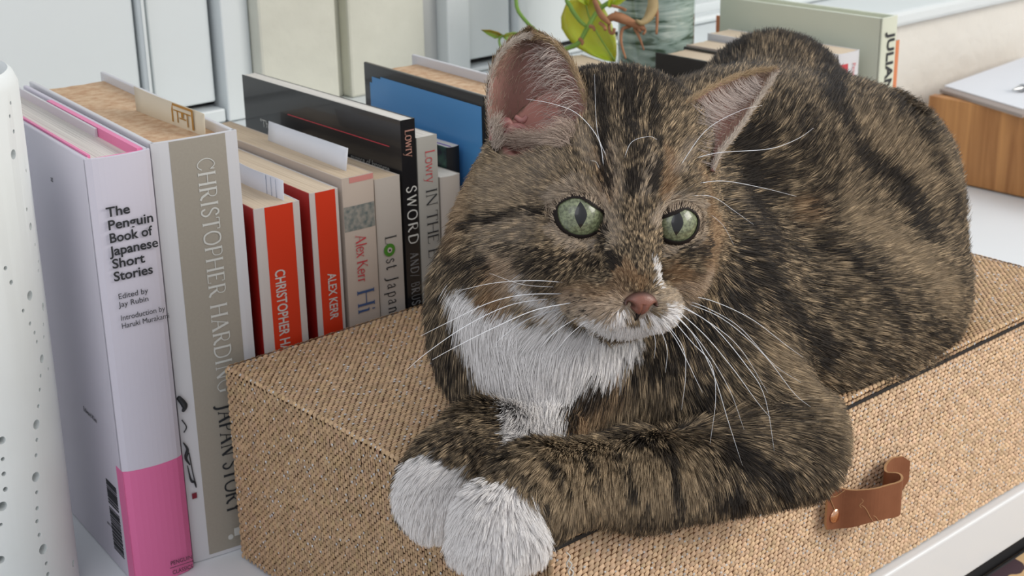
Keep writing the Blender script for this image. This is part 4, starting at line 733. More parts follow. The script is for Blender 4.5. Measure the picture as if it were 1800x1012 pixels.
# fur flow: strokes on the photo's cat, laid on the skin: from, to, length mm, lift
FLOW = [
 # face
 (1095, 500, 1105, 450, 3.0, .30), (1128, 500, 1122, 455, 3.0, .30), (1115, 440, 1108, 400, 3.5, .30), (1110, 380, 1105, 335, 4.5, .32), (1100, 320, 1090, 260, 6, .35), (1100, 230, 1090, 170, 8, .45), (1095, 160, 1090, 125, 9, .7), (1150, 170, 1155, 135, 9, .7), (1040, 140, 1030, 110, 8, .6),
 (1150, 330, 1175, 280, 5.5, .35), (1195, 320, 1220, 280, 6, .35), (1180, 230, 1200, 190, 8, .45), (1050, 320, 1030, 270, 5.5, .35), (1035, 240, 1020, 200, 7, .45), (990, 310, 950, 275, 6, .35), (940, 320, 895, 300, 7, .35), (900, 250, 860, 225, 8, .5), (960, 250, 940, 215, 7, .4),
 (1070, 380, 1062, 355, 3.5, .3), (960, 385, 915, 385, 5.5, .33), (970, 430, 925, 450, 6, .33), (1020, 440, 985, 460, 4.5, .3), (1060, 450, 1030, 480, 4, .3), (1085, 500, 1050, 520, 3.5, .3), (1060, 530, 1015, 545, 4.0, .35), (1085, 565, 1050, 580, 4.5, .4), (1000, 500, 960, 520, 6, .35), (940, 480, 900, 510, 8, .4),
 (890, 430, 845, 450, 9, .4), (860, 360, 820, 365, 9, .45), (840, 290, 810, 290, 9, .55), (850, 500, 815, 545, 12, .4), (960, 560, 925, 590, 9, .4), (1020, 575, 1000, 600, 7, .4),
 (1110, 562, 1108, 590, 4, .4), (1090, 595, 1085, 625, 6, .6), (1130, 592, 1135, 620, 6, .6), (1050, 600, 1040, 640, 9, .45), (1155, 555, 1180, 572, 5, .45), (1165, 520, 1195, 520, 4.0, .4), (1165, 480, 1195, 470, 4.5, .3), (1190, 440, 1230, 430, 5, .35), (1170, 430, 1200, 440, 4, .3), (1235, 400, 1262, 380, 6, .4), (1220, 480, 1250, 490, 7, .45), (1230, 350, 1258, 335, 6, .4), (1240, 310, 1260, 280, 6, .5), (1200, 530, 1225, 560, 7, .5),
 # neck and bib
 (820, 420, 790, 490, 13, .35), (785, 480, 765, 560, 15, .35), (765, 580, 770, 640, 15, .35), (780, 640, 810, 690, 15, .35), (840, 540, 855, 620, 16, .32), (870, 600, 900, 680, 17, .30), (920, 640, 935, 720, 17, .30), (960, 620, 960, 700, 17, .30), (940, 720, 945, 780, 15, .35), (1000, 620, 985, 700, 16, .32), (1050, 640, 1020, 710, 15, .32), (1010, 710, 990, 760, 14, .35),
 (1090, 630, 1075, 700, 14, .32), (1120, 690, 1100, 755, 14, .32), (1180, 590, 1190, 650, 13, .32), (1150, 640, 1150, 720, 13, .3),
 # shoulder, upper arm
 (1240, 540, 1270, 600, 12, .3), (1230, 660, 1260, 720, 12, .3), (1300, 560, 1360, 610, 12, .28), (1310, 680, 1380, 720, 12, .28), (1380, 650, 1440, 690, 12, .3), (1300, 760, 1360, 800, 12, .3), (1400, 760, 1450, 800, 12, .35), (1450, 820, 1470, 850, 10, .5), (1420, 850, 1425, 885, 9, .5),
 # fore legs
 (1350, 830, 1350, 880, 11, .4), (1250, 820, 1240, 880, 11, .38), (1180, 810, 1170, 870, 10, .38), (1100, 800, 1085, 860, 10, .38), (1020, 810, 1000, 860, 9, .36), (960, 820, 930, 860, 8, .36), (1150, 880, 1145, 900, 9, .4), (1050, 880, 1040, 905, 8, .4),
 (880, 850, 855, 900, 7, .35), (850, 920, 840, 970, 6.5, .35), (890, 930, 890, 985, 6.5, .35), (930, 900, 945, 940, 7.5, .38), (850, 980, 850, 1000, 5.5, .45),
 (890, 770, 850, 780, 9, .36), (830, 770, 800, 800, 8, .36), (790, 820, 760, 850, 6.5, .35), (740, 860, 735, 900, 6.5, .38), (780, 880, 775, 925, 6.5, .35), (810, 860, 805, 900, 6.5, .35),
 # flank, back, haunch
 (1300, 300, 1340, 290, 13, .32), (1300, 400, 1350, 420, 13, .3), (1350, 350, 1420, 340, 13, .28), (1400, 440, 1470, 450, 13, .26), (1350, 480, 1410, 520, 12, .26), (1450, 520, 1520, 540, 13, .26), (1430, 600, 1490, 630, 12, .28), (1520, 430, 1590, 420, 13, .28), (1540, 550, 1610, 570, 13, .28), (1520, 640, 1580, 660, 12, .3), (1600, 620, 1640, 635, 12, .4),
 (1620, 480, 1680, 470, 14, .32), (1650, 560, 1690, 570, 13, .4), (1600, 360, 1650, 320, 14, .34), (1680, 420, 1710, 400, 14, .45), (1640, 260, 1680, 230, 14, .5), (1560, 280, 1590, 230, 14, .36), (1500, 250, 1520, 190, 14, .38), (1500, 330, 1540, 290, 14, .32), (1440, 300, 1460, 250, 14, .32),
 (1400, 220, 1420, 160, 14, .36), (1340, 220, 1370, 150, 14, .38), (1280, 200, 1310, 140, 14, .42), (1340, 110, 1350, 70, 14, .6), (1280, 120, 1270, 85, 14, .6), (1420, 110, 1440, 70, 14, .6), (1500, 150, 1520, 115, 14, .6), (1580, 170, 1610, 135, 14, .6), (1300, 260, 1340, 240, 13, .34),

]
fp, fd, fl = [], [], []
for x0, y0, x1, y1, L, lift in FLOW:
    a, b = hit(x0, y0), hit(x1, y1)
    if np.linalg.norm(b-a) > .05: b = a+(b-a)/np.linalg.norm(b-a)*.01
    fp.append(a); fd.append((b-a)/max(np.linalg.norm(b-a), 1e-6)); fl.append((L*.001, lift))
fp, fd, fl = map(np.array, (fp, fd, fl))
def flow(p, n):
    D = np.zeros((len(p), 3)); L = np.zeros((len(p), 2))
    for i in range(0, len(p), 20000):
        q = p[i:i+20000]; w = 1/(((q[:, None]-fp[None])**2).sum(-1)+1.2e-5)**2; w /= w.sum(1, keepdims=True); D[i:i+20000] = w@fd; L[i:i+20000] = w@fl
    D -= n*(D*n).sum(1, keepdims=True); D /= np.maximum(np.linalg.norm(D, axis=1, keepdims=True), 1e-9); return D, L[:, 0], L[:, 1]
def to_px(p):
    v = (p-CAM)@RM; return np.stack([900-FPX*v[:, 0]/v[:, 2], 506+FPX*v[:, 1]/v[:, 2]], -1)
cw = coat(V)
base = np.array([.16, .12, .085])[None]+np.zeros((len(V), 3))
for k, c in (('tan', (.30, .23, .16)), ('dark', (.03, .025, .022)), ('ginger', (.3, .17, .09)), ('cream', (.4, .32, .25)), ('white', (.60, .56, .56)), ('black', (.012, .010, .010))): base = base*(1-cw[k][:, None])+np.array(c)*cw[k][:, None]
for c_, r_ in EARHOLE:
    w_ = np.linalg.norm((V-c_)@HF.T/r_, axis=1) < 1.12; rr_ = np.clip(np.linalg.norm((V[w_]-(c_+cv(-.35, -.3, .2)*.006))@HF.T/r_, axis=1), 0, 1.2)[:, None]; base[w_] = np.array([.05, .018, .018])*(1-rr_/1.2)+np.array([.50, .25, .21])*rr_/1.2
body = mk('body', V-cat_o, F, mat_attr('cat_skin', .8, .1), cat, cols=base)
# ------------------------------------------------------------------ eyes, lids, nose, mouth
def mat_eye():
    N = NT('cat_eye'); tc = N.n('ShaderNodeTexCoord'); sp = N.n('ShaderNodeSeparateXYZ'); N.l(tc.outputs['Object'], sp.inputs[0])
    def M(op, a, b=None, c=None):
        q = N.n('ShaderNodeMath', operation=op)
        for i, v in enumerate((a, b, c)):
            if v is None: continue
            if isinstance(v, (int, float)): q.inputs[i].default_value = v
            else: N.l(v, q.inputs[i])
        return q.outputs[0]
    x, y = sp.outputs[0], sp.outputs[1]; r = M('SQRT', M('ADD', M('MULTIPLY', x, x), M('MULTIPLY', y, y)))
    no = N.n('ShaderNodeTexNoise'); no.inputs['Scale'].default_value = 900; no.inputs['Detail'].default_value = 6; N.l(tc.outputs['Object'], no.inputs['Vector'])
    ram = N.n('ShaderNodeValToRGB'); e = ram.color_ramp.elements; e[0].position = .38; e[0].color = (*srgb(92, 97, 76), 1); e[1].position = .64; e[1].color = (*srgb(140, 147, 116), 1); N.l(no.outputs[0], ram.inputs[0])
    rr = N.n('ShaderNodeMapRange'); rr.inputs[1].default_value = .0035; rr.inputs[2].default_value = .0090; N.l(r, rr.inputs[0])
    m1 = N.n('ShaderNodeMix', data_type='RGBA', blend_type='MULTIPLY'); N.l(ram.outputs[0], m1.inputs[6]); m1.inputs[7].default_value = (.80, .84, .74, 1); N.l(rr.outputs[0], m1.inputs[0])
    # limbus
    lim = M('SMOOTH_MIN', 1.0, M('MAXIMUM', 0.0, M('MULTIPLY', M('SUBTRACT', r, .0093), 1500.0)), .01)
    m2 = N.n('ShaderNodeMix', data_type='RGBA'); N.l(lim, m2.inputs[0]); N.l(m1.outputs[2], m2.inputs[6]); m2.inputs[7].default_value = (.018, .014, .012, 1)
    # slit pupil: |x| < .0020*(1-(y/.0052)^2)
    hw = M('MULTIPLY', M('SUBTRACT', 1.0, M('POWER', M('ABSOLUTE', M('DIVIDE', y, .0050)), 1.6)), .00235); pu = M('MULTIPLY', M('SUBTRACT', hw, M('ABSOLUTE', x)), 9000.0); pu = M('MINIMUM', M('MAXIMUM', pu, 0.0), 1.0)
    m3 = N.n('ShaderNodeMix', data_type='RGBA'); N.l(pu, m3.inputs[0]); N.l(m2.outputs[2], m3.inputs[6]); m3.inputs[7].default_value = (.003, .003, .004, 1); N.l(m3.outputs[2], N.b.inputs['Base Color'])
    N.b.inputs['Roughness'].default_value = .35; N.b.inputs['Coat Weight'].default_value = .45; N.b.inputs['Coat Roughness'].default_value = .03; N.b.inputs['Specular IOR Level'].default_value = .5; return N.m
M_eye = mat_eye(); M_lid = mat('dark_eyelid_skin', (.014, .010, .009), .45, coat=.2)
ER = .0102
def lid_top(s, x): return (.0062 if s < 0 else .0056)-np.maximum(-s*x+(.001 if s < 0 else .0025), 0)*(.50 if s < 0 else .52)
def head_obj(o, loc, gaze=None, roll=0):
    Bm = HF if gaze is None else basis(gaze, HF[1])
    M = np.eye(4); M[:3, :3] = Bm.T; M[:3, 3] = loc-cat_o; o.matrix_local = Matrix(M.tolist()) @ Matrix.Rotation(roll, 4, 'Z')
EYES = []; LIDS = []; LGZ = cv(.16, -.10, .96)
for s, ap in ((-1, None), (1, None)):
    ec = hp(s*.0190, .0030, .0228); gz = cv(.10, -.06, 1.0); bm = bmesh.new(); bmesh.ops.create_uvsphere(bm, u_segments=48, v_segments=32, radius=ER)
    e = obj('eye', bm, M_eye, cat, True); lgz = LGZ; head_obj(e, ec, gz, 0.10 if s < 0 else .05); EYES.append(ec)
    # lids: a shell round the almond opening (local: x right, y up, z out)
    vs, fs = [], []; K = 40; rings = 7
    for j in range(rings):
        u = j/(rings-1)
        for k in range(K):
            q = 2*math.pi*k/K; cx, sx_ = math.cos(q), math.sin(q); inner = -s  # inner corner lies toward the nose
            ax_, ay = (.0087 if s < 0 else .0084), ((.0068 if s < 0 else .0060) if sx_ > 0 else (.0071 if s < 0 else .0066))
            x = ax_*cx; y = ay*sx_; corner = max(0, cx*inner)**6; y -= corner*.0028; x += inner*corner*.0010; y += max(0, -cx*inner)**6*.0012
            y = min(y, lid_top(s, x))
            X = x*(1-u)+.0124*cx*u; Y = y*(1-u)+.0112*sx_*u; RR = ER+.0004+.0007*math.sin(min(u*2.2, 1)*math.pi)*(1-u) - u*.0006; rr = math.hypot(X, Y)
            Z = math.sqrt(max(RR*RR-rr*rr, .000006)) if rr < RR*.99 else RR*.14
            vs.append((X, Y, Z))
    for j in range(rings-1):
        for k in range(K): fs.append((j*K+k, j*K+(k+1) % K, (j+1)*K+(k+1) % K, (j+1)*K+k))
    cols = np.array([(.014, .010, .009)]*(3*K)+[(.03, .02, .016)]*K+[(.07, .05, .035)]*(3*K))
    LIDS.append((np.array(vs).reshape(rings, K, 3), ec, s)); l = mk('eyelid', vs, fs, mat_attr('eyelid_skin', .6, .15) if s < 0 else bpy.data.materials['eyelid_skin'], cat, cols=cols); head_obj(l, ec, lgz)
# nose leather with nostrils, muzzle cleft
bm = bmesh.new(); bmesh.ops.create_icosphere(bm, subdivisions=5, radius=1)
NL = hp(.0012, -.0253, .0458); nv = []
for v in bm.verts:
    x, y, z = v.co; tri = 1-.62*max(0, -y)**1.0; X = x*.0068*(1-.80*max(0, -y)**.9); Y = y*.0046; Z = z*.0034
    Y -= .0008*abs(x)**2*(1 if y > 0 else -.4)
    for s in (-1, 1):
        d = math.hypot((X-s*.0042)/1.25, Y+.0006-.35*abs(X)+.0012)
        if z > -.2: Z -= .0034*math.exp(-(d/.00115)**2)
    if z > 0: Z -= .0007*math.exp(-(X/.0005)**2)*(1 if Y < .001 else 0)
    v.co = (X, Y, Z)
nc = []
for v in bm.verts:
    X, Y, Z = v.co; d = min(math.hypot((X-s*.0042)/1.25, Y+.0006-.35*abs(X)+.0012) for s in (-1, 1)); w = math.exp(-(d/.0013)**2); rim = min(1, max(0, (math.hypot(X/.0066, Y/.0046)-.78)*4))
    c = np.array((.22, .088, .062))*(1-rim)+np.array((.05, .035, .03))*rim; nc.append(c*(1-w)+np.array((.01, .005, .005))*w)
me = bpy.data.meshes.new('nose'); bm.to_mesh(me); bm.free(); me.materials.append(mat_attr('nose_leather', .38, .5, bump=(2600, .5, .0002))); me.shade_smooth()
a = me.color_attributes.new('col', 'FLOAT_COLOR', 'POINT'); cc = np.ones((len(nc), 4)); cc[:, :3] = nc; a.data.foreach_set('color', cc.ravel()); nose = link(bpy.data.objects.new('nose', me), cat)
M = np.eye(4); M[:3, :3] = basis(HF.T@np.array([0, -.25, 1.0]), HF[1]).T; M[:3, 3] = NL-cat_o; nose.matrix_local = Matrix(M.tolist())
tube('lip_line', [p-cat_o for p in (hp(.0008, -.0285, .0460), hp(.0006, -.0305, .0452), hp(.0005, -.0318, .0440))], [.0011, .0006, .0004], M_lid, cat, 6, 8)
# ------------------------------------------------------------------ ears
M_ear = mat_attr('ear_skin', .55, .3, bump=(700, .4, .0004))
_n = M_ear.node_tree.nodes['Principled BSDF']; _n.inputs['Subsurface Weight'].default_value = .0
_t = M_ear.node_tree; _tr = _t.nodes.new('ShaderNodeBsdfTranslucent'); _mx = _t.nodes.new('ShaderNodeMixShader'); _mx.inputs[0].default_value = .42; _at = [q for q in _t.nodes if q.type == 'ATTRIBUTE'][0]
_t.links.new(_at.outputs['Color'], _tr.inputs['Color']); _t.links.new(_n.outputs[0], _mx.inputs[1]); _t.links.new(_tr.outputs[0], _mx.inputs[2]); _t.links.new(_mx.outputs[0], _t.nodes['Material Output'].inputs[0])
EAR = []
def ear(Lp, Rp, cup, nu=26, nv=30):
    Lp, Rp = smooth_path(Lp, nv), smooth_path(Rp, nv); vs = np.zeros((nv, nu, 3)); back = -RM[:, 2]
    for i in range(nv):
        for j in range(nu):
            u = j/(nu-1); v = i/(nv-1); p = Lp[i]*(1-u)+Rp[i]*u; vs[i, j] = p+(-RM[:, 2])*cup*math.sin(math.pi*u)**.75*(1-v**1.6)**.9
    inn = vs; nrm = np.zeros_like(vs); du = np.gradient(vs, axis=1); dv = np.gradient(vs, axis=0); nrm = np.cross(du, dv); nrm /= np.maximum(np.linalg.norm(nrm, axis=-1, keepdims=True), 1e-9)
    if (nrm[nv//3, nu//2]@(CAM-vs[nv//3, nu//2])) < 0: nrm = -nrm
    th = .0012; out = vs-nrm*th; P = np.concatenate([inn.reshape(-1, 3), out.reshape(-1, 3)]); K = nu*nv; fs = []
    for i in range(nv-1):
        for j in range(nu-1): q = (i*nu+j, i*nu+j+1, (i+1)*nu+j+1, (i+1)*nu+j); fs += [q, tuple(a+K for a in q[::-1])]
    B = [j for j in range(nu)]+[i*nu+nu-1 for i in range(1, nv)]+[(nv-1)*nu+j for j in range(nu-2, -1, -1)]+[i*nu for i in range(nv-2, 0, -1)]
    fs += [(B[k], B[k]+K, B[(k+1) % len(B)]+K, B[(k+1) % len(B)]) for k in range(len(B))]
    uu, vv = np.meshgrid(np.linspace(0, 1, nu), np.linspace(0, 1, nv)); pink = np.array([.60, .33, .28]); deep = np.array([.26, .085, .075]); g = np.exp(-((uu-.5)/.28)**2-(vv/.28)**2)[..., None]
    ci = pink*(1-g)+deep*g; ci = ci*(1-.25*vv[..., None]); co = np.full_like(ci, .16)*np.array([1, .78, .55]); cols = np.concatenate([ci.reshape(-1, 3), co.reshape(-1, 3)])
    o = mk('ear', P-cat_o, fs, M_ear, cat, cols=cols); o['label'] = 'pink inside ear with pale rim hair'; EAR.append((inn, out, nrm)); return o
ear([pt(884, 285, .580), pt(866, 245, .574), pt(859, 185, .570), pt(866, 125, .569), pt(882, 92, .570), pt(905, 71, .572), pt(928, 62, .574)],
    [pt(1046, 245, .556), pt(1036, 200, .560), pt(1024, 158, .565), pt(1009, 122, .569), pt(988, 90, .572), pt(962, 69, .574), pt(936, 62, .575)], .024)
ear([pt(1200, 262, .567), pt(1198, 195, .572), pt(1232, 165, .582), pt(1276, 143, .594), pt(1318, 129, .602), pt(1358, 124, .607)],
    [pt(1252, 300, .570), pt(1264, 268, .575), pt(1288, 238, .583), pt(1312, 204, .592), pt(1336, 168, .600), pt(1361, 128, .607)], .016)
M_fold = mat('ear_fold_skin', (.36, .16, .14), .5, noise=(300, (.20, .07, .07), .8), bump=(400, .4, .0006))
for P_, r_ in (([(868, 248), (876, 225), (890, 215), (900, 222)], [.0022, .0026, .0022, .0012]), ([(884, 240), (898, 226), (915, 224), (930, 232)], [.0014, .0020, .0018, .0010]), ([(905, 205), (918, 212), (926, 204)], [.0010, .0014, .0008])):
    tube('ear_fold', [pt(x, y, .571)-cat_o for x, y in P_], r_, M_fold, cat, 10, 16)
# ------------------------------------------------------------------ whiskers
M_whisk = mat('whisker', (.86, .87, .90), .3); M_whisk.node_tree.nodes['Principled BSDF'].inputs['Subsurface Weight'].default_value = .2
WH = [
 (0, -25, 0.136, [(1000, 497), (940, 493), (870, 497), (800, 512)]), (0, -25, 0.161, [(995, 516), (920, 518), (860, 532), (790, 565), (740, 590)]), (0, -30, 0.174, [(985, 523), (900, 535), (820, 572), (750, 620), (715, 650)]),
 (0, -30, 0.174, [(1010, 531), (940, 545), (870, 575), (800, 610), (760, 632)]), (0, -25, 0.161, [(1000, 538), (930, 560), (880, 595), (870, 610)]), (0, -20, 0.124, [(1020, 555), (980, 580), (950, 610)]), (0, -20, 0.112, [(1035, 560), (1000, 590), (975, 620)]), (0, -15, 0.093, [(990, 505), (920, 500), (860, 480)]),
 (0, -20, 0.099, [(1048, 572), (1042, 590), (1038, 612)]), (0, -20, 0.099, [(1066, 580), (1060, 600), (1062, 625)]), (0, -20, 0.099, [(1105, 590), (1108, 620), (1103, 650)]),
 (0, 20, 0.161, [(1195, 518), (1250, 528), (1320, 560), (1380, 605), (1412, 628)]), (0, 20, 0.149, [(1192, 524), (1240, 540), (1300, 575), (1360, 640), (1408, 672)]), (0, 10, 0.174, [(1190, 535), (1250, 570), (1310, 640), (1345, 700), (1365, 820)]),
 (0, 15, 0.174, [(1185, 540), (1240, 590), (1290, 650), (1330, 705), (1355, 735)]), (0, 5, 0.174, [(1180, 545), (1220, 590), (1255, 660), (1280, 740), (1305, 818)]), (0, 10, 0.161, [(1195, 528), (1270, 560), (1340, 620), (1395, 690), (1425, 715)]),
 (0, 0, 0.149, [(1175, 552), (1215, 600), (1250, 640), (1258, 700), (1248, 780)]), (0, 0, 0.136, [(1165, 560), (1200, 610), (1205, 660), (1198, 720)]), (0, 0, 0.124, [(1155, 565), (1172, 610), (1170, 655)]), (0, 0, 0.124, [(1160, 560), (1190, 600), (1225, 670), (1235, 690)]), (0, 5, 0.124, [(1178, 545), (1230, 600), (1280, 680), (1308, 755)]), (0, 0, 0.112, [(1145, 572), (1152, 600), (1150, 630)]), (0, 10, 0.136, [(1190, 530), (1290, 600), (1350, 690)]),
 (0, -15, 0.136, [(1062, 300), (1052, 245), (1015, 200), (970, 182), (925, 174)]), (0, -15, 0.112, [(1068, 280), (1050, 230), (1045, 130)]), (0, -10, 0.112, [(1095, 285), (1110, 250), (1140, 240), (1155, 245)]), (0, 10, 0.124, [(1190, 300), (1240, 230), (1300, 195), (1340, 185)]), (0, 15, 0.149, [(1215, 280), (1265, 268), (1350, 262), (1400, 245), (1430, 225)]), (0, 15, 0.136, [(1210, 325), (1270, 318), (1340, 330), (1400, 345)]), (0, 10, 0.112, [(1200, 345), (1250, 345), (1290, 370), (1325, 395)]), (0, 5, 0.099, [(1240, 370), (1270, 395), (1290, 430)]), (0, -10, 0.099, [(1055, 300), (1048, 285), (1038, 282)]),

]
for d0_, d1_, r, P in WH:
    a = hit(*P[0]); da = (a-CAM)@(-RM[:, 2]); Q = [a]+[pt(x, y, da+(d1_-d0_)*.001*t) for (x, y), t in zip(P[1:], np.linspace(0, 1, len(P))[1:])]
    tube('whisker', [q-cat_o for q in Q], [r*.001, r*.0008, r*.0003], M_whisk, cat, 6, 22)
# ------------------------------------------------------------------ fur
def sample(Vt, Fq, n, wfun):
    T = np.vstack([Fq[:, [0, 1, 2]], Fq[:, [0, 2, 3]]]); a, b, c = Vt[T[:, 0]], Vt[T[:, 1]], Vt[T[:, 2]]
    w = np.linalg.norm(np.cross(b-a, c-a), axis=1)*wfun((a+b+c)/3, np.cross(b-a, c-a)); i = rng.choice(len(T), n, p=w/w.sum()); r1, r2 = rng.random((2, n)); k = r1+r2 > 1; r1[k], r2[k] = 1-r1[k], 1-r2[k]
    return a[i]+r1[:, None]*(b-a)[i]+r2[:, None]*(c-a)[i]
PZ, CZ, RZ, SZ = [], [], [], []   # positions, colours, radii, strand sizes
def emit(P, Cc, R):
    n, k = P.shape[:2]; PZ.append(P.reshape(-1, 3).astype(np.float32)); CZ.append(Cc.reshape(-1, 3).astype(np.float32)); RZ.append(R.reshape(-1).astype(np.float32)); SZ.append(np.full(n, k, np.int32))
FURN = 80000; KIDS = 8
def wbody(c, nr):
    nr = nr/np.maximum(np.linalg.norm(nr, axis=1, keepdims=True), 1e-12); f = (nr*(CAM-c)).sum(1)/np.linalg.norm(CAM-c, axis=1); w = np.where(f > -.15, 1.0, .12)
    dist = np.linalg.norm(c-HC, axis=1); w *= np.where(dist < .055, 2.3, 1.0); return w
G = sample(V, F, FURN, wbody); n0 = grad(G)
# keep fur off the eyes and nose
def clear(p):
    k = np.ones(len(p), bool); q = (p-HC)@HF.T
    for s, e_ in zip((-1, 1), EYES):
        l_ = (p-e_)@basis(LGZ, HF[1]).T; k &= ~((np.hypot(l_[:, 0]/.0085, (l_[:, 1]-(-.0003 if s < 0 else -.0010))/(.0070 if s < 0 else .0058)) < 1) & (l_[:, 2] > 0) & (l_[:, 1] < lid_top(s, l_[:, 0])+.0004))
    k &= ~((np.abs(q[:, 0]-.0012) < .0060-.55*np.abs(np.minimum(q[:, 1]+.0235, 0))) & (q[:, 1] < -.0218) & (q[:, 1] > -.0300) & (q[:, 2] > .030))
    for c_, r_ in EARHOLE: k &= np.linalg.norm((p-c_)@HF.T/r_, axis=1) > 1.22
    return k
G, n0 = G[clear(G)], n0[clear(G)]
ng = len(G); GI = np.repeat(np.arange(ng), KIDS)
t1 = np.cross(n0, np.array([.3, .5, .8])); t1 /= np.linalg.norm(t1, axis=1, keepdims=True); t2 = np.cross(n0, t1)
Df, Lf, Lift = flow(G, n0)
cwG = coat(G)
sig = np.clip(Lf*.065, .0003, .0008)
P0 = G[GI]+t1[GI]*(rng.normal(0, 1, len(GI))*sig[GI])[:, None]+t2[GI]*(rng.normal(0, 1, len(GI))*sig[GI])[:, None]
P0 = P0-n0[GI]*np.clip(sdf(P0), -.003, .003)[:, None]
k = clear(P0); P0, GI = P0[k], GI[k]; N_ = n0[GI]; D_ = Df[GI]; ns_ = len(P0)
D_ = D_+rng.normal(0, .09, (ns_, 3))+(rng.normal(0, .10, (ng, 3)))[GI]; L_ = Lf[GI]*rng.uniform(.7, 1.15, ns_)*rng.uniform(.88, 1.12, ng)[GI]; lf_ = np.clip(Lift[GI]+rng.normal(0, .06, ns_)+rng.normal(0, .07, ng)[GI], .02, 1.2)
K5 = 5; S5 = np.linspace(0, 1, K5); P = np.zeros((ns_, K5, 3)); P[:, 0] = P0; cur = P0.copy()
for j in range(1, K5):
    a = lf_*(1.25-.75*S5[j]); st = D_+N_*a[:, None]; st /= np.linalg.norm(st, axis=1, keepdims=True); cur = cur+st*(L_/(K5-1))[:, None]; P[:, j] = cur
# tips of a tuft draw together
gt = G+(Df+n0*Lift[:, None]*.85)/np.linalg.norm(Df+n0*Lift[:, None]*.85, axis=1, keepdims=True)*Lf[:, None]
pull = np.array([0, .05, .16, .30, .42])[None, :, None]; gl = G[:, None]+(gt-G)[:, None]*S5[None, :, None]; P = P*(1-pull)+gl[GI]*pull
# keep strands out of the box
q = P.reshape(-1, 3); inb = (q[:, 0] > 0) & (q[:, 0] < BX) & (q[:, 1] > BY) & (q[:, 1] < 0) & (q[:, 2] < BH+.0004)
pen = np.stack([q[:, 0], q[:, 1]-BY, BH+.0004-q[:, 2]], 1); wch = pen.argmin(1)
q[inb & (wch == 2), 2] = BH+.0008; m_ = inb & (wch == 1); q[m_, 1] = BY-.0012; m_ = inb & (wch == 0); q[m_, 0] = -.0012; P = q.reshape(P.shape)
# colour: agouti bands that shift tuft by tuft, plus the coat map
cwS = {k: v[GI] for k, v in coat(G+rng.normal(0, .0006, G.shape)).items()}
ph = rng.uniform(-.32, .22, ng)[GI]+rng.normal(0, .06, ns_); hd = np.linalg.norm(G-HC, axis=1) < .052; dk = (rng.random(ng) < np.where(hd, .26, .42))[GI]; tone = np.clip(rng.normal(.0, 1, ng)[GI]*.6+rng.normal(0, .4, ns_)+.5*vnoise(G, 120, 5)[GI], -1.5, 1.5)
s = S5[None, :]; bandw = np.exp(-((s-(.68+ph[:, None]))/.21)**2); darkt = np.array([.026, .021, .018]); tanc = np.array(PAL['tan'])*(1+.22*tone[:, None])*np.where(hd, 1.16, 1.0)[GI][:, None]
bandw = bandw*np.where(dk, .30, 1.0)[:, None]*np.clip(.95+.3*tone[:, None], 0, 1)
C = darkt[None, None]+0*P; C = C*(1-bandw[..., None])+tanc[:, None]*bandw[..., None]
C[:, 0] = C[:, 0]*.5+np.array([.09, .075, .065])*.5
def mixc(C, w, c, keep=0.0):
    return C*(1-w[:, None, None])+(np.array(c)[None, None]*(1-keep)+C*keep)*w[:, None, None]
rn = 1+.18*tone
C = mixc(C, cwS['tan']*.55, PAL['tan'])
C = mixc(C, cwS['ginger']*.75, PAL['ginger'], .25)
C = mixc(C, cwS['cream']*.8, PAL['cream'], .2)
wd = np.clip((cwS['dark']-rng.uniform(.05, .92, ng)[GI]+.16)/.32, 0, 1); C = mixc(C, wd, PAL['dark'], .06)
C = mixc(C, cwS['black'], PAL['black'])
ww = np.clip((cwS['white']-rng.uniform(.15, .75, ns_)+.12)/.24, 0, 1); C = mixc(C, ww, PAL['white'])
C = np.clip(C, .004, .9)
rad = (.00011+.000035*(L_ > .009))*rng.uniform(.8, 1.2, ns_); rad = rad*np.where(np.linalg.norm(P0-HC, axis=1) < .05, .80, 1.0)
R = rad[:, None]*np.array([1, 1.0, .9, .65, .18])[None]
emit(P, C, R)
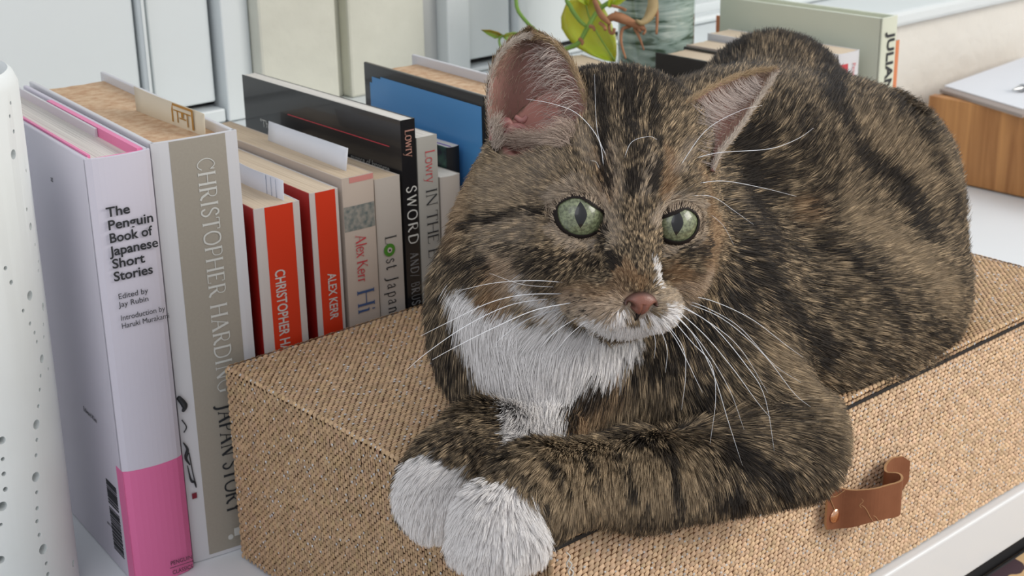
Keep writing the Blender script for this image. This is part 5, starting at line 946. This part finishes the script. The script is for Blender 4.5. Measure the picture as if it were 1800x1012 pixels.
# ear hair: short rim fuzz, back of the ear, long pale hair inside
for ei, (inn, out, nrm) in enumerate(EAR):
    nv, nu = inn.shape[:2]
    def at_(A, v, u):
        i = np.clip(v*(nv-1), 0, nv-1.001); j = np.clip(u*(nu-1), 0, nu-1.001); i0, j0 = i.astype(int), j.astype(int); a, b = (i-i0)[:, None], (j-j0)[:, None]
        return (A[i0, j0]*(1-a)+A[i0+1, j0]*a)*(1-b)+(A[i0, j0+1]*(1-a)+A[i0+1, j0+1]*a)*b
    def strands(root, d, L, col, lift, nn, r, bend=None, k=5):
        n = len(root); P = np.zeros((n, k, 3)); P[:, 0] = root; cur = root.copy()
        for j in range(1, k):
            st = d+nn*lift*(1.2-.6*j/(k-1))+(0 if bend is None else bend*(j/(k-1))**1.5); st /= np.linalg.norm(st, axis=1, keepdims=True); cur = cur+st*(L/(k-1))[:, None]; P[:, j] = cur
        emit(P, np.repeat(col[:, None], k, 1), (r*rng.uniform(.7, 1.2, n))[:, None]*np.linspace(1, .2, k)[None]**.7)
    # outside
    n = 9000; v, u = rng.random(n)**.9, rng.random(n); p = at_(out, v, u); nn = -at_(nrm, v, u); d = at_(out, np.minimum(v+.08, 1), u)-p; d /= np.linalg.norm(d, axis=1, keepdims=True)+1e-9
    strands(p, d+rng.normal(0, .2, (n, 3)), rng.uniform(.002, .0045, n), np.array([.34, .24, .14])*rng.uniform(.25, 1.2, (n, 1)), .35, nn, .00011)
    # rims
    n = 5200; side = rng.random(n) < .5; v = rng.random(n); u = np.where(side, rng.uniform(0, .03, n), rng.uniform(.97, 1, n)); w_ = rng.uniform(0, 1, (n, 1)); p = at_(inn, v, u)*w_+at_(out, v, u)*(1-w_); d = at_(inn, np.minimum(v+.08, 1), u)-p; d /= np.linalg.norm(d, axis=1, keepdims=True)+1e-9
    pale = (side if ei == 0 else ~side); ct = at_(inn, v, np.full(n, .5))-p; ct /= np.linalg.norm(ct, axis=1, keepdims=True)
    col = np.where(pale[:, None], np.array([.62, .54, .46]), np.array([.44, .32, .19]))*rng.uniform(.65, 1.15, (n, 1)); strands(p, d*.9-ct*.35+rng.normal(0, .2, (n, 3)), rng.uniform(.0016, .0034, n), col, .15, at_(nrm, v, u), .00011)
    # inner short fuzz near the tip and edges
    n = 1800; v = rng.random(n)**.6; u = np.where(rng.random(n) < .5, rng.beta(1, 5, n), 1-rng.beta(1, 4, n)); p = at_(inn, v, u); d = at_(inn, np.minimum(v+.08, 1), u)-p; d /= np.linalg.norm(d, axis=1, keepdims=True)+1e-9
    strands(p, d+rng.normal(0, .3, (n, 3)), rng.uniform(.0015, .0035, n), np.array([.45, .32, .24])*rng.uniform(.5, 1.2, (n, 1)), .2, at_(nrm, v, u), .00008)
    # long hair
    n = 460 if ei == 0 else 800
    if ei == 0:
        v = rng.uniform(0, .72, n); u = rng.uniform(.66, .99, n); p = at_(inn, v, u); d = np.stack([cv(*q_) for q_ in np.stack([-.75+rng.normal(0, .22, n), .35+rng.normal(0, .35, n)-.25*v, .55+0*v], 1)]); bd = cv(.05, -.75, -.1)[None]
    else:
        v = rng.uniform(0, .85, n); u = rng.uniform(.02, .34, n); p = at_(inn, v, u); d = np.stack([cv(*q_) for q_ in np.stack([.10+rng.normal(0, .15, n)+.5*(1-v), -.75+rng.normal(0, .12, n), .35+0*v], 1)]); bd = cv(.45, .25, -.1)[None]
    strands(p, d, rng.uniform(.007, .017, n)*(1-.45*v), np.array([.70, .60, .54])*rng.uniform(.6, 1.15, (n, 1)), .0, at_(nrm, v, u), .00009, bend=bd*.9, k=7)
# short hair over the lids
for A_, ec_, s_ in LIDS:
    Bl = basis(LGZ, HF[1]); n = 2600; k_ = rng.integers(0, A_.shape[1], n); f_ = rng.uniform(0, 1, n)[:, None]; j_ = rng.uniform(np.where(np.sin(2*np.pi*k_/A_.shape[1]) > .15, .8, 1.9), 5.5, n); j0 = j_.astype(int); fj = (j_-j0)[:, None]
    c0 = A_[j0, k_]*(1-fj)+A_[j0+1, k_]*fj; c1 = A_[j0, (k_+1) % A_.shape[1]]*(1-fj)+A_[j0+1, (k_+1) % A_.shape[1]]*fj; p_ = c0*(1-f_)+c1*f_; o_ = p_*np.array([1, 1, 0]); o_ /= np.linalg.norm(o_, axis=1, keepdims=True)+1e-9
    root = ec_+p_@Bl; out_ = o_@Bl; nn_ = (p_/np.linalg.norm(p_, axis=1, keepdims=True))@Bl; d = out_+.35*HF[1]-.0*nn_+s_*.25*HF[0]+rng.normal(0, .22, (n, 3)); d -= nn_*(d*nn_).sum(1, keepdims=True)
    strands(root, d, rng.uniform(.0018, .0034, n), np.where((rng.random(n) < .3)[:, None], np.array([.16, .12, .09]), np.array([.54, .43, .32]))*rng.uniform(.6, 1.15, (n, 1)), .12, nn_, .00009, k=5)
# folds and hair at the mouth of the left ear
n = 1500; a0, a1 = hit(1000, 262), hit(905, 262); t_ = rng.random(n)[:, None]; root = a0*(1-t_)+a1*t_+cv(0, 1, 0)[None]*rng.normal(.001, .0012, (n, 1)); root[: n//3] = hit(1008, 235)*(1-t_[: n//3])+hit(990, 262)*t_[: n//3]+rng.normal(0, .0012, (n//3, 3))
d = np.stack([cv(*q_) for q_ in np.stack([-.45+rng.normal(0, .35, n), .75+rng.normal(0, .25, n), .35+0*t_[:, 0]], 1)])
strands(root, d, rng.uniform(.005, .011, n), np.array([.58, .46, .38])*rng.uniform(.5, 1.15, (n, 1)), .0, d*0, .00009, bend=cv(-.3, -.3, .1)[None], k=6)
n = 500; a0, a1 = pt(872, 262, .570), pt(868, 215, .568); t_ = rng.random(n)[:, None]; root = a0*(1-t_)+a1*t_+rng.normal(0, .0008, (n, 3)); d = np.stack([cv(*q_) for q_ in np.stack([.35+rng.normal(0, .35, n), .8+rng.normal(0, .2, n), .3+0*t_[:, 0]], 1)])
strands(root, d, rng.uniform(.003, .006, n), np.array([.60, .50, .42])*rng.uniform(.5, 1.15, (n, 1)), .0, d*0, .00009, k=5)
# tufts of long stray hairs on tips
pos = np.vstack(PZ); colz = np.vstack(CZ); radz = np.concatenate(RZ); siz = np.concatenate(SZ)
hc = bpy.data.hair_curves.new('fur'); hc.add_curves(siz.tolist())
hc.attributes['position'].data.foreach_set('vector', (pos-cat_o.astype(np.float32)).ravel())
ra = hc.attributes.get('radius') or hc.attributes.new('radius', 'FLOAT', 'POINT'); ra.data.foreach_set('value', radz)
ca = hc.attributes.new('col', 'FLOAT_COLOR', 'POINT'); c4 = np.ones((len(colz), 4), np.float32); c4[:, :3] = colz; ca.data.foreach_set('color', c4.ravel())
N = NT('fur'); at = N.n('ShaderNodeAttribute', attribute_name='col'); b = N.b
N.l(at.outputs['Color'], b.inputs['Base Color']); b.inputs['Roughness'].default_value = .6; b.inputs['Specular IOR Level'].default_value = .22
hc.materials.append(N.m); fur = link(bpy.data.objects.new('fur', hc), cat); fur['kind'] = 'stuff'
print('strands', len(siz), 'points', len(pos))
